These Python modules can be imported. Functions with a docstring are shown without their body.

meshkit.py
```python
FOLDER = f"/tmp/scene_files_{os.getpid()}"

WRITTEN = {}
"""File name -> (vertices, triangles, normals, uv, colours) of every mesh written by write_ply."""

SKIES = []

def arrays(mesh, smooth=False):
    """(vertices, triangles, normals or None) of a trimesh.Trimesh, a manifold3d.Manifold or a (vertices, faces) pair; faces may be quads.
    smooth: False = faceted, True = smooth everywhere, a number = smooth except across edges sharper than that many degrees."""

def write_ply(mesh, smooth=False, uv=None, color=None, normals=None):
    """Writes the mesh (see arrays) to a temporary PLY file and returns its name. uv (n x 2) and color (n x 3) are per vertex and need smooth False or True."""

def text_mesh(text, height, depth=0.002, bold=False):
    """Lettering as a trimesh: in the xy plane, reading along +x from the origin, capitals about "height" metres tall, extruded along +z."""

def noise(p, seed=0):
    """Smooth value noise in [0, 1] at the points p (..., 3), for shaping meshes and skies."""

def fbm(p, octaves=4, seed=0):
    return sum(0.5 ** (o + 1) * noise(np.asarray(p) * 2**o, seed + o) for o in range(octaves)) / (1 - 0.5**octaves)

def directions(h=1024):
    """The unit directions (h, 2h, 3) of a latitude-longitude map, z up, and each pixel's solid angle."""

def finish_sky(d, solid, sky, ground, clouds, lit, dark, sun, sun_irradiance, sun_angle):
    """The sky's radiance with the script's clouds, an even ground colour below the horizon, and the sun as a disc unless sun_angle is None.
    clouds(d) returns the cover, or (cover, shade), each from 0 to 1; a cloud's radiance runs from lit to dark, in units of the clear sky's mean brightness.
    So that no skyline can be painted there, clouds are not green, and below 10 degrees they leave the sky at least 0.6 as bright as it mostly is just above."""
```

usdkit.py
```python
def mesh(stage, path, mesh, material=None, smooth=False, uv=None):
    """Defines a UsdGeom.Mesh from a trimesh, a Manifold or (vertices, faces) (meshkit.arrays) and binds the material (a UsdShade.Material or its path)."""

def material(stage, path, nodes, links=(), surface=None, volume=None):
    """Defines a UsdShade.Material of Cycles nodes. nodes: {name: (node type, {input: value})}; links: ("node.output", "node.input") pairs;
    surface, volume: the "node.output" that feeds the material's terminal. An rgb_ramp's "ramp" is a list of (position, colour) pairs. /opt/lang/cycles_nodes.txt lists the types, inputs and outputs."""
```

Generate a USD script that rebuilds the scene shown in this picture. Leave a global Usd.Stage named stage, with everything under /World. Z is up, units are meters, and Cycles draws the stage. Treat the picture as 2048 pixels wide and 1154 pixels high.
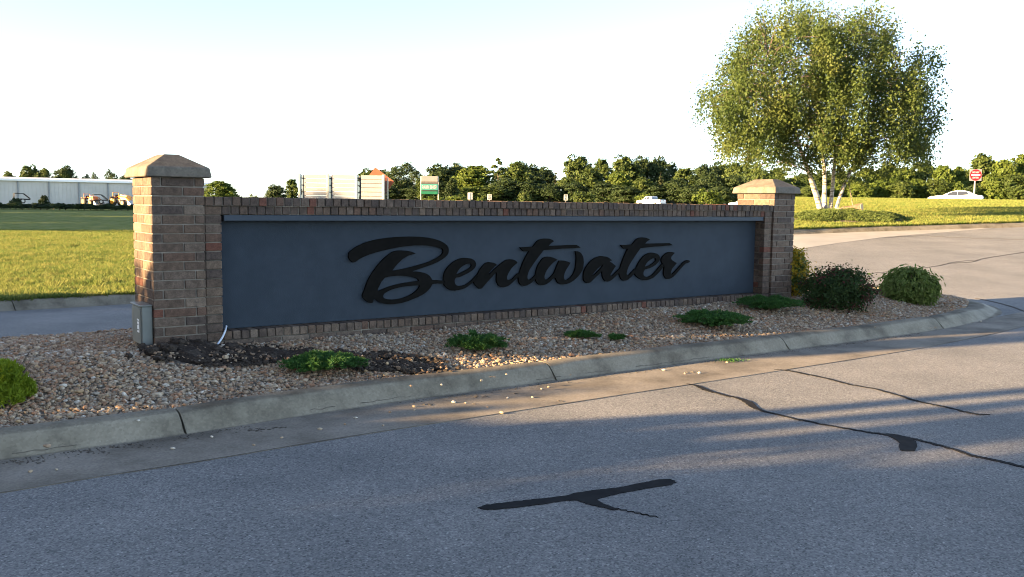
import math, random
import numpy as np, trimesh, usdkit, meshkit, shapely
from shapely.geometry import Polygon, Point, LineString
from scipy.spatial import Delaunay
from pxr import Usd, UsdGeom, UsdLux, UsdShade, Gf, Sdf, Vt

random.seed(7)
RNG = np.random.default_rng(7)
stage = Usd.Stage.CreateInMemory()
UsdGeom.SetStageUpAxis(stage, 'Z')
UsdGeom.Xform.Define(stage, '/World')
UsdGeom.Scope.Define(stage, '/World/Looks')

# ------------------------------------------------------------------ camera, sky, sun, exposure
EYE = 1.45
PITCH, ROLL, FPX = .0918, .0128, 1823.5
EXPOSURE = 3.0
SUN_AZ = math.radians(21.8)          # ground direction in which the shadows run, from +X towards +Y
SUN_EL = math.radians(9.5)
SKY_STRENGTH, SUN_INTENSITY = .065, 1.25
F_ = np.array([0, math.cos(PITCH), -math.sin(PITCH)])
U_ = np.array([0, math.sin(PITCH), math.cos(PITCH)])
R_ = np.array([1., 0, 0])
R_, U_ = math.cos(ROLL) * R_ + math.sin(ROLL) * U_, -math.sin(ROLL) * R_ + math.cos(ROLL) * U_
EP = np.array([0, 0, EYE])
cam = UsdGeom.Camera.Define(stage, '/World/camera')
cam.CreateFocalLengthAttr(FPX / 2048 * 36.0)
cam.CreateHorizontalApertureAttr(36.0)
cam.CreateVerticalApertureAttr(36.0 * 577 / 1024)
cam.CreateClippingRangeAttr(Gf.Vec2f(.05, 20000))
cam.CreateExposureAttr(EXPOSURE)
cam.AddTransformOp().Set(Gf.Matrix4d(*R_, 0, *U_, 0, *(-F_), 0, *EP, 1))

SU = np.array([math.cos(SUN_AZ), math.sin(SUN_AZ)])            # along the shadows
SP = np.array([SU[1], -SU[0]])                                  # across them, towards the camera
sdir = np.array([-SU[0] * math.cos(SUN_EL), -SU[1] * math.cos(SUN_EL), math.sin(SUN_EL)])
dome = UsdLux.DomeLight.Define(stage, '/World/sky')
dome.GetPrim().SetCustomDataByKey('kind', 'structure')
skym = usdkit.material(stage, '/World/Looks/sky_look', {
    'sky': ('sky_texture', {'sky_type': 'single_scattering', 'sun_disc': False, 'sun_elevation': SUN_EL, 'sun_rotation': math.atan2(sdir[0], sdir[1]),
                            'air_density': .6, 'aerosol_density': .45, 'ozone_density': 1.0, 'altitude': 300.}),
    'hs': ('hsv', {'saturation': .80, 'hue': .5, 'value': 1.0, 'fac': 1.0}),
    'bg': ('background_shader', {'strength': SKY_STRENGTH})}, [('sky.color', 'hs.color'), ('hs.color', 'bg.color')], surface='bg.background')
UsdShade.MaterialBindingAPI.Apply(dome.GetPrim()).Bind(skym)
sun = UsdLux.DistantLight.Define(stage, '/World/sun')
sun.CreateIntensityAttr(SUN_INTENSITY); sun.CreateAngleAttr(.55); sun.CreateNormalizeAttr(True)
sun.CreateColorAttr(Gf.Vec3f(1.0, .68, .35))
zx = np.cross([0, 0, 1.], sdir); zx /= np.linalg.norm(zx); zy = np.cross(sdir, zx)
sun.AddTransformOp().Set(Gf.Matrix4d(*zx, 0, *zy, 0, *sdir, 0, 0, 0, 50, 1))

# ------------------------------------------------------------------ helpers
def ray(x, y): return F_ + R_ * (x - 1024) / FPX + U_ * (577 - y) / FPX
def bp(x, y, z=0.):
    r = ray(x, y); return EP + r * ((z - EYE) / r[2])
def bd(x, y, Y):
    r = ray(x, y); return EP + r * (Y / r[1])
def pq(p, q): return SP * p + SU * q                            # ground point from across / along coordinates
def sstep(a, b, x):
    t = np.clip((np.asarray(x, float) - a) / (b - a), 0, 1); return t * t * (3 - 2 * t)

_names = {}
def numbered(path):
    n = _names.get(path, 0); _names[path] = n + 1
    return path if n == 0 else f'{path}_{n:03d}'
def tag(prim, label=None, cat=None, group=None, kind=None):
    p = prim.GetPrim() if hasattr(prim, 'GetPrim') else prim
    for k, v in (('label', label), ('category', cat), ('group', group), ('kind', kind)):
        if v: p.SetCustomDataByKey(k, v)
    return prim
def thing(name, label, cat, group=None, loc=None, rotz=0, scale=None):
    x = UsdGeom.Xform.Define(stage, numbered('/World/' + name))
    if loc is not None: x.AddTranslateOp().Set(Gf.Vec3d(*map(float, loc)))
    if rotz: x.AddRotateZOp().Set(float(math.degrees(rotz)))
    if scale is not None: x.AddScaleOp().Set(Gf.Vec3f(*([float(scale)] * 3 if np.ndim(scale) == 0 else map(float, scale))))
    tag(x, label, cat, group); return x
def path_of(p): return '/World' if p is None else str(p.GetPath() if hasattr(p, 'GetPath') else p)
def obj(name, mesh, m, parent=None, smooth=False, **kw):
    g = usdkit.mesh(stage, numbered(path_of(parent) + '/' + name), mesh, m, smooth=smooth)
    if kw: tag(g, **kw)
    return g
def copy_of(src, name, label, cat, group, loc, rotz=0, scale=1.):
    x = UsdGeom.Xform.Define(stage, numbered('/World/' + name))
    x.GetPrim().GetReferences().AddInternalReference(src.GetPath()); x.GetPrim().SetInstanceable(True)
    x.ClearXformOpOrder()
    x.AddTransformOp(opSuffix='place').Set(xf(loc, rotz, scale))
    tag(x, label, cat, group); return x
def xf(loc, rotz=0, scale=1.):
    s = np.ones(3) * scale; c, n = math.cos(rotz), math.sin(rotz)
    return Gf.Matrix4d(c * s[0], n * s[0], 0, 0, -n * s[1], c * s[1], 0, 0, 0, 0, s[2], 0, *map(float, loc), 1)

def M(name, c1, c2=None, scale=6., rough=.85, bump=0., bscale=None, detail=6., c3=None, spec=.3, trans=0., lo=.35, hi=.65, metal=0., bdist=.01, speck=None):
    nodes = {'g': ('geometry', {}), 'p': ('principled_bsdf', {'roughness': rough, 'specular_ior_level': spec, 'metallic': metal, 'base_color': c1})}
    links = []; surf = 'p.BSDF'; col = None
    if c2 is not None:
        ramp = [(lo, c1), (hi, c2)] if c3 is None else [(lo, c1), ((lo + hi) / 2, c2), (hi, c3)]
        nodes['n'] = ('noise_texture', {'scale': scale, 'detail': detail, 'roughness': .6}); nodes['r'] = ('rgb_ramp', {'ramp': ramp})
        links += [('g.position', 'n.vector'), ('n.fac', 'r.fac')]; col = 'r.color'
        if speck:                                                # second, finer layer of grains
            nodes['v'] = ('voronoi_texture', {'scale': speck[0]}); nodes['vb'] = ('rgb_to_bw', {}); nodes['vr'] = ('rgb_ramp', {'ramp': speck[1]})
            nodes['mx'] = ('mix_color', {'blend_type': 'multiply', 'fac': 1.0})
            links += [('g.position', 'v.vector'), ('v.color', 'vb.color'), ('vb.val', 'vr.fac'), ('r.color', 'mx.a'), ('vr.color', 'mx.b')]; col = 'mx.result'
        links.append((col, 'p.base_color'))
    if bump:
        nodes['bn'] = ('noise_texture', {'scale': bscale or scale * 5, 'detail': 5.}); nodes['b'] = ('bump', {'strength': bump, 'distance': bdist})
        links += [('g.position', 'bn.vector'), ('bn.fac', 'b.height'), ('b.normal', 'p.normal')]
    if trans:
        nodes['t'] = ('translucent_bsdf', {'color': tuple(min(1, v * 1.3) for v in (c2 or c1))}); nodes['mc'] = ('mix_closure', {'fac': trans})
        if col: links.append((col, 't.color'))
        links += [('p.BSDF', 'mc.closure1'), ('t.BSDF', 'mc.closure2')]; surf = 'mc.closure'
    return usdkit.material(stage, '/World/Looks/' + name, nodes, links, surface=surf)

def cat_(ms):
    vs, fs, n = [], [], 0
    for m in ms:
        v, f = (m.vertices, m.faces) if hasattr(m, 'vertices') else m
        vs.append(np.asarray(v)); fs.append(np.asarray(f) + n); n += len(v)
    return np.vstack(vs), np.vstack(fs)
def box(x0, x1, y0, y1, z0, z1):
    m = trimesh.creation.box([x1 - x0, y1 - y0, z1 - z0]); m.apply_translation([(x0 + x1) / 2, (y0 + y1) / 2, (z0 + z1) / 2]); return m
def bbox(x0, x1, y0, y1, z0, z1, b=.005):
    """box with chamfered edges"""
    pts = []
    for sx in (0, 1):
        for sy in (0, 1):
            for sz in (0, 1):
                X, Y, Z = (x0, x1)[sx], (y0, y1)[sy], (z0, z1)[sz]; ix, iy, iz = (b, -b)[sx], (b, -b)[sy], (b, -b)[sz]
                pts += [(X, Y + iy, Z + iz), (X + ix, Y, Z + iz), (X + ix, Y + iy, Z)]
    return trimesh.convex.convex_hull(np.array(pts))
def tube(pts, radii, sides=8, cap=True):
    p = np.asarray(pts, float); r = np.broadcast_to(radii, (len(p),)); t = np.gradient(p, axis=0); t /= np.linalg.norm(t, axis=1, keepdims=True) + 1e-9
    ref = np.where(np.abs(t[:, 2:]) < .9, [0, 0, 1.], [1., 0, 0]); a = np.cross(t, ref); a /= np.linalg.norm(a, axis=1, keepdims=True) + 1e-9
    for i in range(1, len(a)):
        v = a[i - 1] - t[i] * (a[i - 1] @ t[i]); a[i] = v / (np.linalg.norm(v) + 1e-9)
    b = np.cross(t, a); an = np.arange(sides) * 2 * math.pi / sides
    v = (p[:, None] + r[:, None, None] * (np.cos(an)[None, :, None] * a[:, None] + np.sin(an)[None, :, None] * b[:, None])).reshape(-1, 3)
    f = []
    for i in range(len(p) - 1):
        for j in range(sides):
            q = [i * sides + j, i * sides + (j + 1) % sides, (i + 1) * sides + (j + 1) % sides, (i + 1) * sides + j]
            f += [[q[0], q[1], q[2]], [q[0], q[2], q[3]]]
    if cap:
        n = len(v); v = np.vstack([v, p[:1], p[-1:]]); e = (len(p) - 1) * sides
        for j in range(sides): f += [[n, (j + 1) % sides, j], [n + 1, e + j, e + (j + 1) % sides]]
    return v, np.array(f)
def move(m, mat=None, t=None):
    v, f = (m.vertices, m.faces) if hasattr(m, 'vertices') else m
    v = np.array(v, float)
    if mat is not None: v = v @ np.asarray(mat).T
    if t is not None: v = v + np.asarray(t)
    return v, np.array(f)
def rz(a): c, s = math.cos(a), math.sin(a); return np.array([[c, -s, 0], [s, c, 0], [0, 0, 1.]])

def cards(cen, nrm, size, aspect=1.0, rng=RNG, bend=.25, along=None):
    """leaf-shaped rhombi (two triangles folded at the midrib) at the points cen"""
    n = len(cen); nrm = nrm / (np.linalg.norm(nrm, axis=1, keepdims=True) + 1e-9)
    d = rng.normal(size=(n, 3)) if along is None else along + rng.normal(size=(n, 3)) * .3
    d -= nrm * (d * nrm).sum(1, keepdims=True); d /= np.linalg.norm(d, axis=1, keepdims=True) + 1e-9
    s = np.cross(nrm, d); L = (np.ones(n) * size)[:, None]; Wd = L * aspect
    v = np.stack([cen - d * L * .5, cen + s * Wd * .5 + nrm * L * bend * .5, cen + d * L * .5, cen - s * Wd * .5 + nrm * L * bend * .5], 1).reshape(-1, 3)
    i = np.arange(n)[:, None] * 4
    return v, np.vstack([i + [0, 1, 2], i + [0, 2, 3]])

def instancer(path, protos, pos, idx, quat_yaw=None, scales=None, tilt=None, protos_mats=None, **kw):
    pi = UsdGeom.PointInstancer.Define(stage, path)
    UsdGeom.Scope.Define(stage, path + '/kinds')
    rel = pi.CreatePrototypesRel()
    for k, (mesh, mat) in enumerate(protos):
        usdkit.mesh(stage, f'{path}/kinds/{kw.get("pname", "piece")}_{k:03d}', mesh, mat); rel.AddTarget(f'{path}/kinds/{kw.get("pname", "piece")}_{k:03d}')
    pi.CreateProtoIndicesAttr(Vt.IntArray.FromNumpy(np.asarray(idx, np.int32)))
    pi.CreatePositionsAttr(Vt.Vec3fArray.FromNumpy(np.asarray(pos, np.float32)))
    n = len(pos); yaw = RNG.uniform(0, 2 * math.pi, n) if quat_yaw is None else quat_yaw
    q = np.zeros((n, 4)); q[:, 0] = np.cos(yaw / 2); q[:, 3] = np.sin(yaw / 2)
    if tilt is not None:                                         # extra tilt about x, after which the yaw
        c, s = np.cos(tilt / 2), np.sin(tilt / 2); q = np.stack([q[:, 0] * c, q[:, 0] * s, q[:, 3] * s, q[:, 3] * c], 1)
    pi.CreateOrientationsAttr(Vt.QuathArray([Gf.Quath(float(a), float(b), float(c_), float(d)) for a, b, c_, d in q]))
    if scales is not None: pi.CreateScalesAttr(Vt.Vec3fArray.FromNumpy(np.asarray(scales, np.float32)))
    return pi

# ------------------------------------------------------------------ terrain
_L = np.array([(-60, 0), (8, 0), (10, -.03), (13.5, -.15), (20, -.16), (60, .0), (100, .1), (150, .2), (400, .3), (4000, .3)], float)
_R = np.array([(-60, 0), (11.5, 0), (13, .03), (15, .11), (20, .38), (26, .72), (30, .98), (40, 1.38), (52, 1.86), (60, 1.98), (68, 1.96), (86, 1.70), (170, 1.35), (250, 1.3), (4000, 1.3)], float)
_M = np.array([(-60, 0), (11.5, 0), (13, .03), (15, .11), (20, .30), (26, .45), (60, .7), (100, 1.0), (170, 1.35), (250, 1.3), (4000, 1.3)], float)
def soft(tab, y):
    return (np.interp(y - .6, *tab.T) + np.interp(y, *tab.T) + np.interp(y + .6, *tab.T)) / 3
def H(x, y):
    x = np.asarray(x, float); y = np.asarray(y, float)
    w = sstep(-.35, .05, x / np.maximum(y, 1.))
    w2 = sstep(.235, .30, x / np.maximum(y, 1.))
    ex = .012 * np.clip(x - 8.5, 0, 14) * sstep(16, 26, y) * (1 - sstep(34, 52, y))
    return ex + soft(_L, y) * (1 - w) + (soft(_M, y) * (1 - w2) + soft(_R, y) * w2) * w
def hit(x, y, dz=0.):
    r = ray(x, y); t = np.concatenate([np.arange(1, 40, .02), np.arange(40, 300, .2)])
    P = EP + r * t[:, None]; below = np.nonzero(P[:, 2] < H(P[:, 0], P[:, 1]) + dz)[0]
    k = below[0]; p = P[k]; return np.array([p[0], p[1], float(H(p[0], p[1])) + dz])

def sheet(poly, step, hf, dz=0., far=None):
    """a triangulated sheet over a polygon, following the height function hf(x, y)"""
    b = poly.exterior.segmentize(step) if far is None else poly.exterior
    pts = [np.array(b.coords)[:-1]] + [np.array(i.segmentize(step).coords)[:-1] for i in poly.interiors]
    x0, y0, x1, y1 = poly.bounds
    def grid(st, reg):
        gx, gy = np.meshgrid(np.arange(reg[0], reg[2], st), np.arange(reg[1], reg[3], st)); return np.c_[gx.ravel() + .37 * st, gy.ravel() + .21 * st]
    if far is None: gs = [grid(step, (x0, y0, x1, y1))]
    else:
        b = np.array(poly.exterior.coords); d = []
        for a, c in zip(b[:-1], b[1:]):
            n = max(1, int(np.linalg.norm(c - a) / np.clip(np.linalg.norm((a + c) / 2) * .04, step, 30))); d.append(a + (c - a) * (np.arange(n) / n)[:, None])
        pts = [np.vstack(d)]
        gs = []; prev = None
        for st, ext in far:
            g = grid(st, (-ext, -ext * .3, ext, ext)); 
            if prev: g = g[(np.abs(g[:, 0]) > prev) | (g[:, 1] > prev) | (g[:, 1] < -prev * .3)]
            gs.append(g); prev = ext
    g = np.vstack(gs); inner = poly.buffer(-step * .45)
    g = g[shapely.contains_xy(inner, g[:, 0], g[:, 1])]
    P = np.vstack(pts + [g]); tri = Delaunay(P).simplices; c = P[tri].mean(1)
    a = P[tri]; area = np.cross(a[:, 1] - a[:, 0], a[:, 2] - a[:, 0])
    tri = tri[shapely.contains_xy(poly, c[:, 0], c[:, 1]) & (np.abs(area) > 1e-7)]; area = np.cross(P[tri][:, 1] - P[tri][:, 0], P[tri][:, 2] - P[tri][:, 0])
    tri[area < 0] = tri[area < 0][:, ::-1]
    return np.c_[P, hf(P[:, 0], P[:, 1]) + dz], tri

def chaikin(p, n=2, closed=False):
    p = np.asarray(p, float)
    for _ in range(n):
        a, c = (p, np.roll(p, -1, 0)) if closed else (p[:-1], p[1:])
        q = np.empty((2 * len(a), p.shape[1])); q[0::2] = a * .75 + c * .25; q[1::2] = a * .25 + c * .75
        p = q if closed else np.vstack([p[:1], q, p[-1:]])
    return p

TOE = chaikin([(-9.5, .3), (-6.5, 2.35), (-4.5, 3.7), (-2.81, 4.91), (-1.96, 5.56), (-1.43, 6.05), (-.81, 6.55), (-.08, 7.08), (.76, 7.70), (1.77, 8.45), (2.97, 9.29), (4.47, 10.38), (5.44, 11.15),
               (6.2, 11.85), (6.85, 12.6), (7.15, 13.3), (7.0, 14.0), (6.4, 14.5), (5.5, 14.75), (4.2, 14.5), (2.6, 13.65)], 2)
BACK_PTS = [(-4.0, 9.0), (-6.5, 7.2), (-9.5, 4.9)]
def offset_line(line, d):
    t = np.gradient(line, axis=0); t /= np.linalg.norm(t, axis=1, keepdims=True); n = np.c_[-t[:, 1], t[:, 0]]
    return line + n * np.broadcast_to(d, (len(line),))[:, None], n
nose_w = .235 + .22 * np.exp(-((TOE[:, 0] - 7.1) / 1.0) ** 2)
KERB_IN, KERB_N = offset_line(TOE, nose_w)
BED = Polygon(np.vstack([KERB_IN, BACK_PTS])).buffer(0)
ISLAND = Polygon(np.vstack([TOE, BACK_PTS]))
SEAM = chaikin([(-9.2, -.4), (-6.2, 1.7), (-2.52, 4.36), (-2.16, 4.66), (-1.72, 4.97), (-1.26, 5.35), (-.71, 5.77), (-.07, 6.23), (.67, 6.78), (1.55, 7.42), (2.64, 8.22), (4.02, 9.25), (4.83, 9.92), (6.41, 11.32), (7.6, 12.6), (8.5, 13.9)], 2)
WALL_B = .6209
W = np.array([math.cos(WALL_B), math.sin(WALL_B), 0]); N = np.array([-math.sin(WALL_B), math.cos(WALL_B), 0])
KS = .0762 / .0813
C0 = np.array([-3.086 * KS, 7.8078 * KS, 0]); WL = 8.2046 * KS
BASE_Z = .255
_front = LineString(KERB_IN)
def HB(x, y):
    """gravel bed: rises from the kerb to the wall"""
    x = np.asarray(x, float); y = np.asarray(y, float)
    d = shapely.distance(_front, shapely.points(np.c_[x.ravel(), y.ravel()])).reshape(x.shape)
    dw = (x - C0[0]) * N[0] + (y - C0[1]) * N[1]
    h = .105 + (BASE_Z - .105) * sstep(0, 1.5, d) - .10 * sstep(.7, 1.9, dw) * sstep(5.0, 3.0, x)
    sl_ = (x - C0[0]) * W[0] + (y - C0[1]) * W[1]
    h = h - .042 * sstep(5.2, 2.0, sl_) * sstep(.25, .6, sl_) * sstep(-.9, -.1, dw)
    p = np.stack([x * 2.3, y * 2.3, x * 0], -1)
    return h + (meshkit.fbm(p, 3, 3) - .5) * .03 + H(x, y)

LOOK = {}
LOOK['asphalt'] = M('asphalt', (.172, .174, .174), (.252, .249, .243), scale=.9, rough=.9, bump=.7, bscale=130., lo=.3, hi=.7, bdist=.006, spec=.2, speck=(118., [(0., (.34, .34, .35)), (.30, (.76, .76, .77)), (.70, (1.10, 1.09, 1.07)), (.90, (1.42, 1.39, 1.35)), (1., (2.2, 2.14, 2.08))]))
LOOK['concrete'] = M('concrete', (.10, .086, .064), (.18, .158, .120), c3=(.225, .198, .152), scale=2.4, rough=.9, bump=.3, bscale=90., bdist=.004, speck=(70., [(0., (.8, .8, .8)), (1., (1.12, 1.12, 1.12))]))
LOOK['gutter'] = M('gutter_concrete', (.135, .118, .095), (.215, .190, .155), c3=(.27, .24, .20), scale=1.7, rough=.9, bump=.3, bscale=100., bdist=.004, speck=(90., [(0., (.75, .75, .75)), (1., (1.15, 1.15, 1.15))]))
LOOK['apron'] = M('apron_concrete', (.29, .28, .26), (.34, .33, .31), scale=1.2, rough=.9, bump=.2, bscale=60.)
LOOK['grass'] = M('lawn_grass', (.105, .150, .030), (.185, .210, .050), scale=1.3, rough=.95, bump=.9, bscale=30., c3=(.245, .25, .085), spec=.1, bdist=.04, speck=(34., [(0., (.6, .65, .6)), (1., (1.25, 1.2, 1.2))]))
LOOK['bed'] = M('bed_soil', (.09, .07, .055), (.20, .17, .13), scale=30., rough=.95, bump=.8, bscale=60.)
LOOK['tar'] = M('tar', (.012, .012, .013), (.021, .021, .022), scale=9., rough=.85, spec=.12, bump=.3, bscale=150., bdist=.003)
LOOK['crackline'] = M('crack_line', (.06, .052, .042), (.13, .11, .09), scale=30., rough=.95)
LOOK['seam'] = M('seam_dirt', (.03, .028, .026), (.09, .08, .07), scale=40., rough=.9)

# lowest sheet: the ground, to the horizon
FAR_KERB = chaikin([(-40, -26), (-20, -2.6), (-7.09, 12.54), (-5.88, 13.95), (-3, 17.2), (0, 20.3), (4, 23.3), (8.1, 26.0), (13.5, 27.6), (19.1, 29.3), (30, 32.5), (60, 42), (120, 62)], 2)
GROUND = Polygon([(-3500, -1000), (3500, -1000), (3500, 3500), (-3500, 3500)])
def h_ground(x, y):
    r = np.hypot(x, y); return H(x, y) - .35 * (1 - sstep(130, 170, r)) + .1 * sstep(130, 170, r)
gm = sheet(GROUND, 4., h_ground, far=[(4., 60), (12., 200), (60., 800), (400., 3500)])
tag(obj('ground', gm, LOOK['grass']), kind='structure')
ROAD = Polygon(np.vstack([FAR_KERB[:], [(130, -60), (-60, -60)]])).buffer(0)
road_in = ROAD.intersection(Polygon([(-45, -30), (75, -30), (75, 75), (-45, 75)]))
if road_in.geom_type != 'Polygon': road_in = max(road_in.geoms, key=lambda g: g.area)
tag(obj('road', sheet(road_in, .8, H), LOOK['asphalt'], smooth=True), kind='structure')
# the far kerb line and its lawn
def kerb_strip(line, width, height, inward, hf, seg_len, parent, mat):
    """kerb pieces swept along the line of the toe; every piece has its own joint edges"""
    if np.ndim(width) == 0: width = np.full(len(line), width)
    s = np.r_[0, np.cumsum(np.linalg.norm(np.diff(line, axis=0), axis=1))]
    tot = s[-1]; cuts = np.r_[np.arange(0, tot, seg_len), tot]
    t = np.gradient(line, axis=0); t /= np.linalg.norm(t, axis=1, keepdims=True); nn = np.c_[-t[:, 1], t[:, 0]] * inward
    prof = [(-.004, -.15), (0, .004), (.06, .03), (.14, .10), (.24, .27), (.34, .50), (.44, .71), (.54, .86), (.66, .955), (.80, 1.0), (1.0, 1.0), (1.0, -1.2)]
    if np.ndim(height) == 0: height = np.full(len(line), height)
    for a, c in zip(cuts[:-1], cuts[1:]):
        if c - a < .3: continue
        ss = np.linspace(a + .006, c - .006, max(3, int((c - a) / .22)))
        px = np.c_[np.interp(ss, s, line[:, 0]), np.interp(ss, s, line[:, 1])]; pn = np.c_[np.interp(ss, s, nn[:, 0]), np.interp(ss, s, nn[:, 1])]; pw = np.interp(ss, s, width); ph = np.interp(ss, s, height)
        wob = (meshkit.noise(np.c_[px * 1.7, px[:, :1] * 0], 5) - .5) * .012
        v = []
        for k in range(len(ss)):
            e = .012 if k in (0, len(ss) - 1) else 0.
            for d, z in prof:
                zz = (z * (ph[k] + wob[k]) - (e * .6 if z > .5 else 0)) if z > 0 else z * .12
                q = px[k] + pn[k] * (d * pw[k]); v.append((q[0], q[1], float(hf(px[k, 0], px[k, 1])) + zz))
        n = len(prof); f = []
        for k in range(len(ss) - 1):
            for j in range(n - 1):
                q = [k * n + j, (k + 1) * n + j, (k + 1) * n + j + 1, k * n + j + 1]; f += [[q[0], q[1], q[2]], [q[0], q[2], q[3]]]
        f = np.array(f)
        for k0, sgn in ((0, 1), ((len(ss) - 1) * n, -1)):
            fan = np.array([[k0, k0 + j, k0 + j + 1] for j in range(1, n - 1)]); f = np.vstack([f, fan[:, ::-sgn] if sgn < 0 else fan])
        if inward < 0: f = f[:, ::-1]
        obj('kerb_segment', (np.array(v), f), mat, parent, smooth=35)
ik = UsdGeom.Xform.Define(stage, '/World/island_kerb'); tag(ik, kind='structure')
kerb_strip(TOE, nose_w, .138 - .055 * np.exp(-((TOE[:, 0] - 7.1) / .75) ** 2), 1, lambda x, y: H(x, y), 3.05, ik, LOOK['concrete'])
fk = UsdGeom.Xform.Define(stage, '/World/far_kerb'); tag(fk, kind='structure')
fk_line = FAR_KERB[(FAR_KERB[:, 0] > -19) & (FAR_KERB[:, 0] < 62)]
kerb_strip(fk_line, .22, .14, 1, lambda x, y: H(x, y), 3.05, fk, LOOK['concrete'])
FK_IN, _ = offset_line(FAR_KERB, .20)
LAWN = Polygon(np.vstack([FK_IN, [(130, 170), (-130, 170), (-130, -26)]])).buffer(0)
def h_lawn(x, y):
    x = np.asarray(x, float); y = np.asarray(y, float)
    dips = .10 * np.exp(-((y + .35 * x - 33.5) / 2.2) ** 2) * sstep(-4, -9, x)
    return H(x, y) + .125 + (meshkit.fbm(np.stack([x * .5, y * .5, x * 0], -1), 3, 9) - .5) * .07 * sstep(0, 6, shapely.distance(LineString(FK_IN), shapely.points(np.c_[x.ravel(), y.ravel()])).reshape(x.shape)) - dips
tag(obj('lawn', sheet(LAWN, .6, h_lawn, far=[(.7, 30), (2., 70), (8., 170)]), LOOK['grass'], smooth=True), kind='structure')
_ai = [hit(x, y)[:2] for x, y in [(1590, 499), (1603, 497.6), (1680, 486), (1769, 474.5), (1830, 469.5), (1890, 465), (1950, 459.5), (2012, 454), (2060, 451)]]
apron = Polygon(_ai + [(24, 34), (8.2, 26.4), (4.5, 24)])
apron = apron.intersection(Polygon(np.vstack([FAR_KERB, [(130, -60), (-60, -60)]])).buffer(.05))
tag(obj('concrete_apron', sheet(apron, .6, H, .005), LOOK['apron'], smooth=True), kind='structure')
gut = Polygon(np.vstack([offset_line(TOE[TOE[:, 1] < 14.2][:46], .05)[0], SEAM[::-1]])).buffer(0)
if gut.geom_type != 'Polygon': gut = max(gut.geoms, key=lambda g: g.area)
_sk = SEAM[1:-1]; _sz = H(_sk[:, 0], _sk[:, 1]); _i = np.arange(len(_sk) - 1)[:, None] * 2
skirt = (np.c_[np.repeat(_sk, 2, 0), np.stack([_sz + .004, _sz - .01], 1).ravel()], np.vstack([_i + [0, 1, 3], _i + [0, 3, 2]]))
tag(obj('gutter', cat_([sheet(gut, .3, H, .004), skirt]), LOOK['gutter'], smooth=30), kind='structure')
bedm = sheet(BED, .12, HB)
tag(obj('gravel_bed', bedm, LOOK['bed'], smooth=True), kind='structure')

def ribbon(pts_px, z=.012, jit=.0, fine=10, wk=1.25):
    """a flat ribbon on the road from image points (x, y, half-width in pixels)"""
    a = np.array(pts_px, float); t = np.linspace(0, len(a) - 1, (len(a) - 1) * fine + 1); k = np.arange(len(a))
    from scipy.interpolate import PchipInterpolator as PI
    c = np.c_[PI(k, a[:, 0])(t), PI(k, a[:, 1])(t), PI(k, a[:, 2])(t)]
    P = np.array([hit(x, y) for x, y, _ in c]); sc = np.linalg.norm(P - EP, axis=1) / FPX
    d = np.gradient(P[:, :2], axis=0); d /= np.linalg.norm(d, axis=1, keepdims=True) + 1e-9; n = np.c_[-d[:, 1], d[:, 0]]
    w = c[:, 2] * sc * wk * (1 + jit * (RNG.random(len(c)) - .5)); w2 = w * (1 + jit * (RNG.random(len(c)) - .5))
    Lp, Rp = P[:, :2] + n * w[:, None], P[:, :2] - n * w2[:, None]
    poly = Polygon(np.vstack([Lp, Rp[::-1]])).buffer(0); return poly
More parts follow.
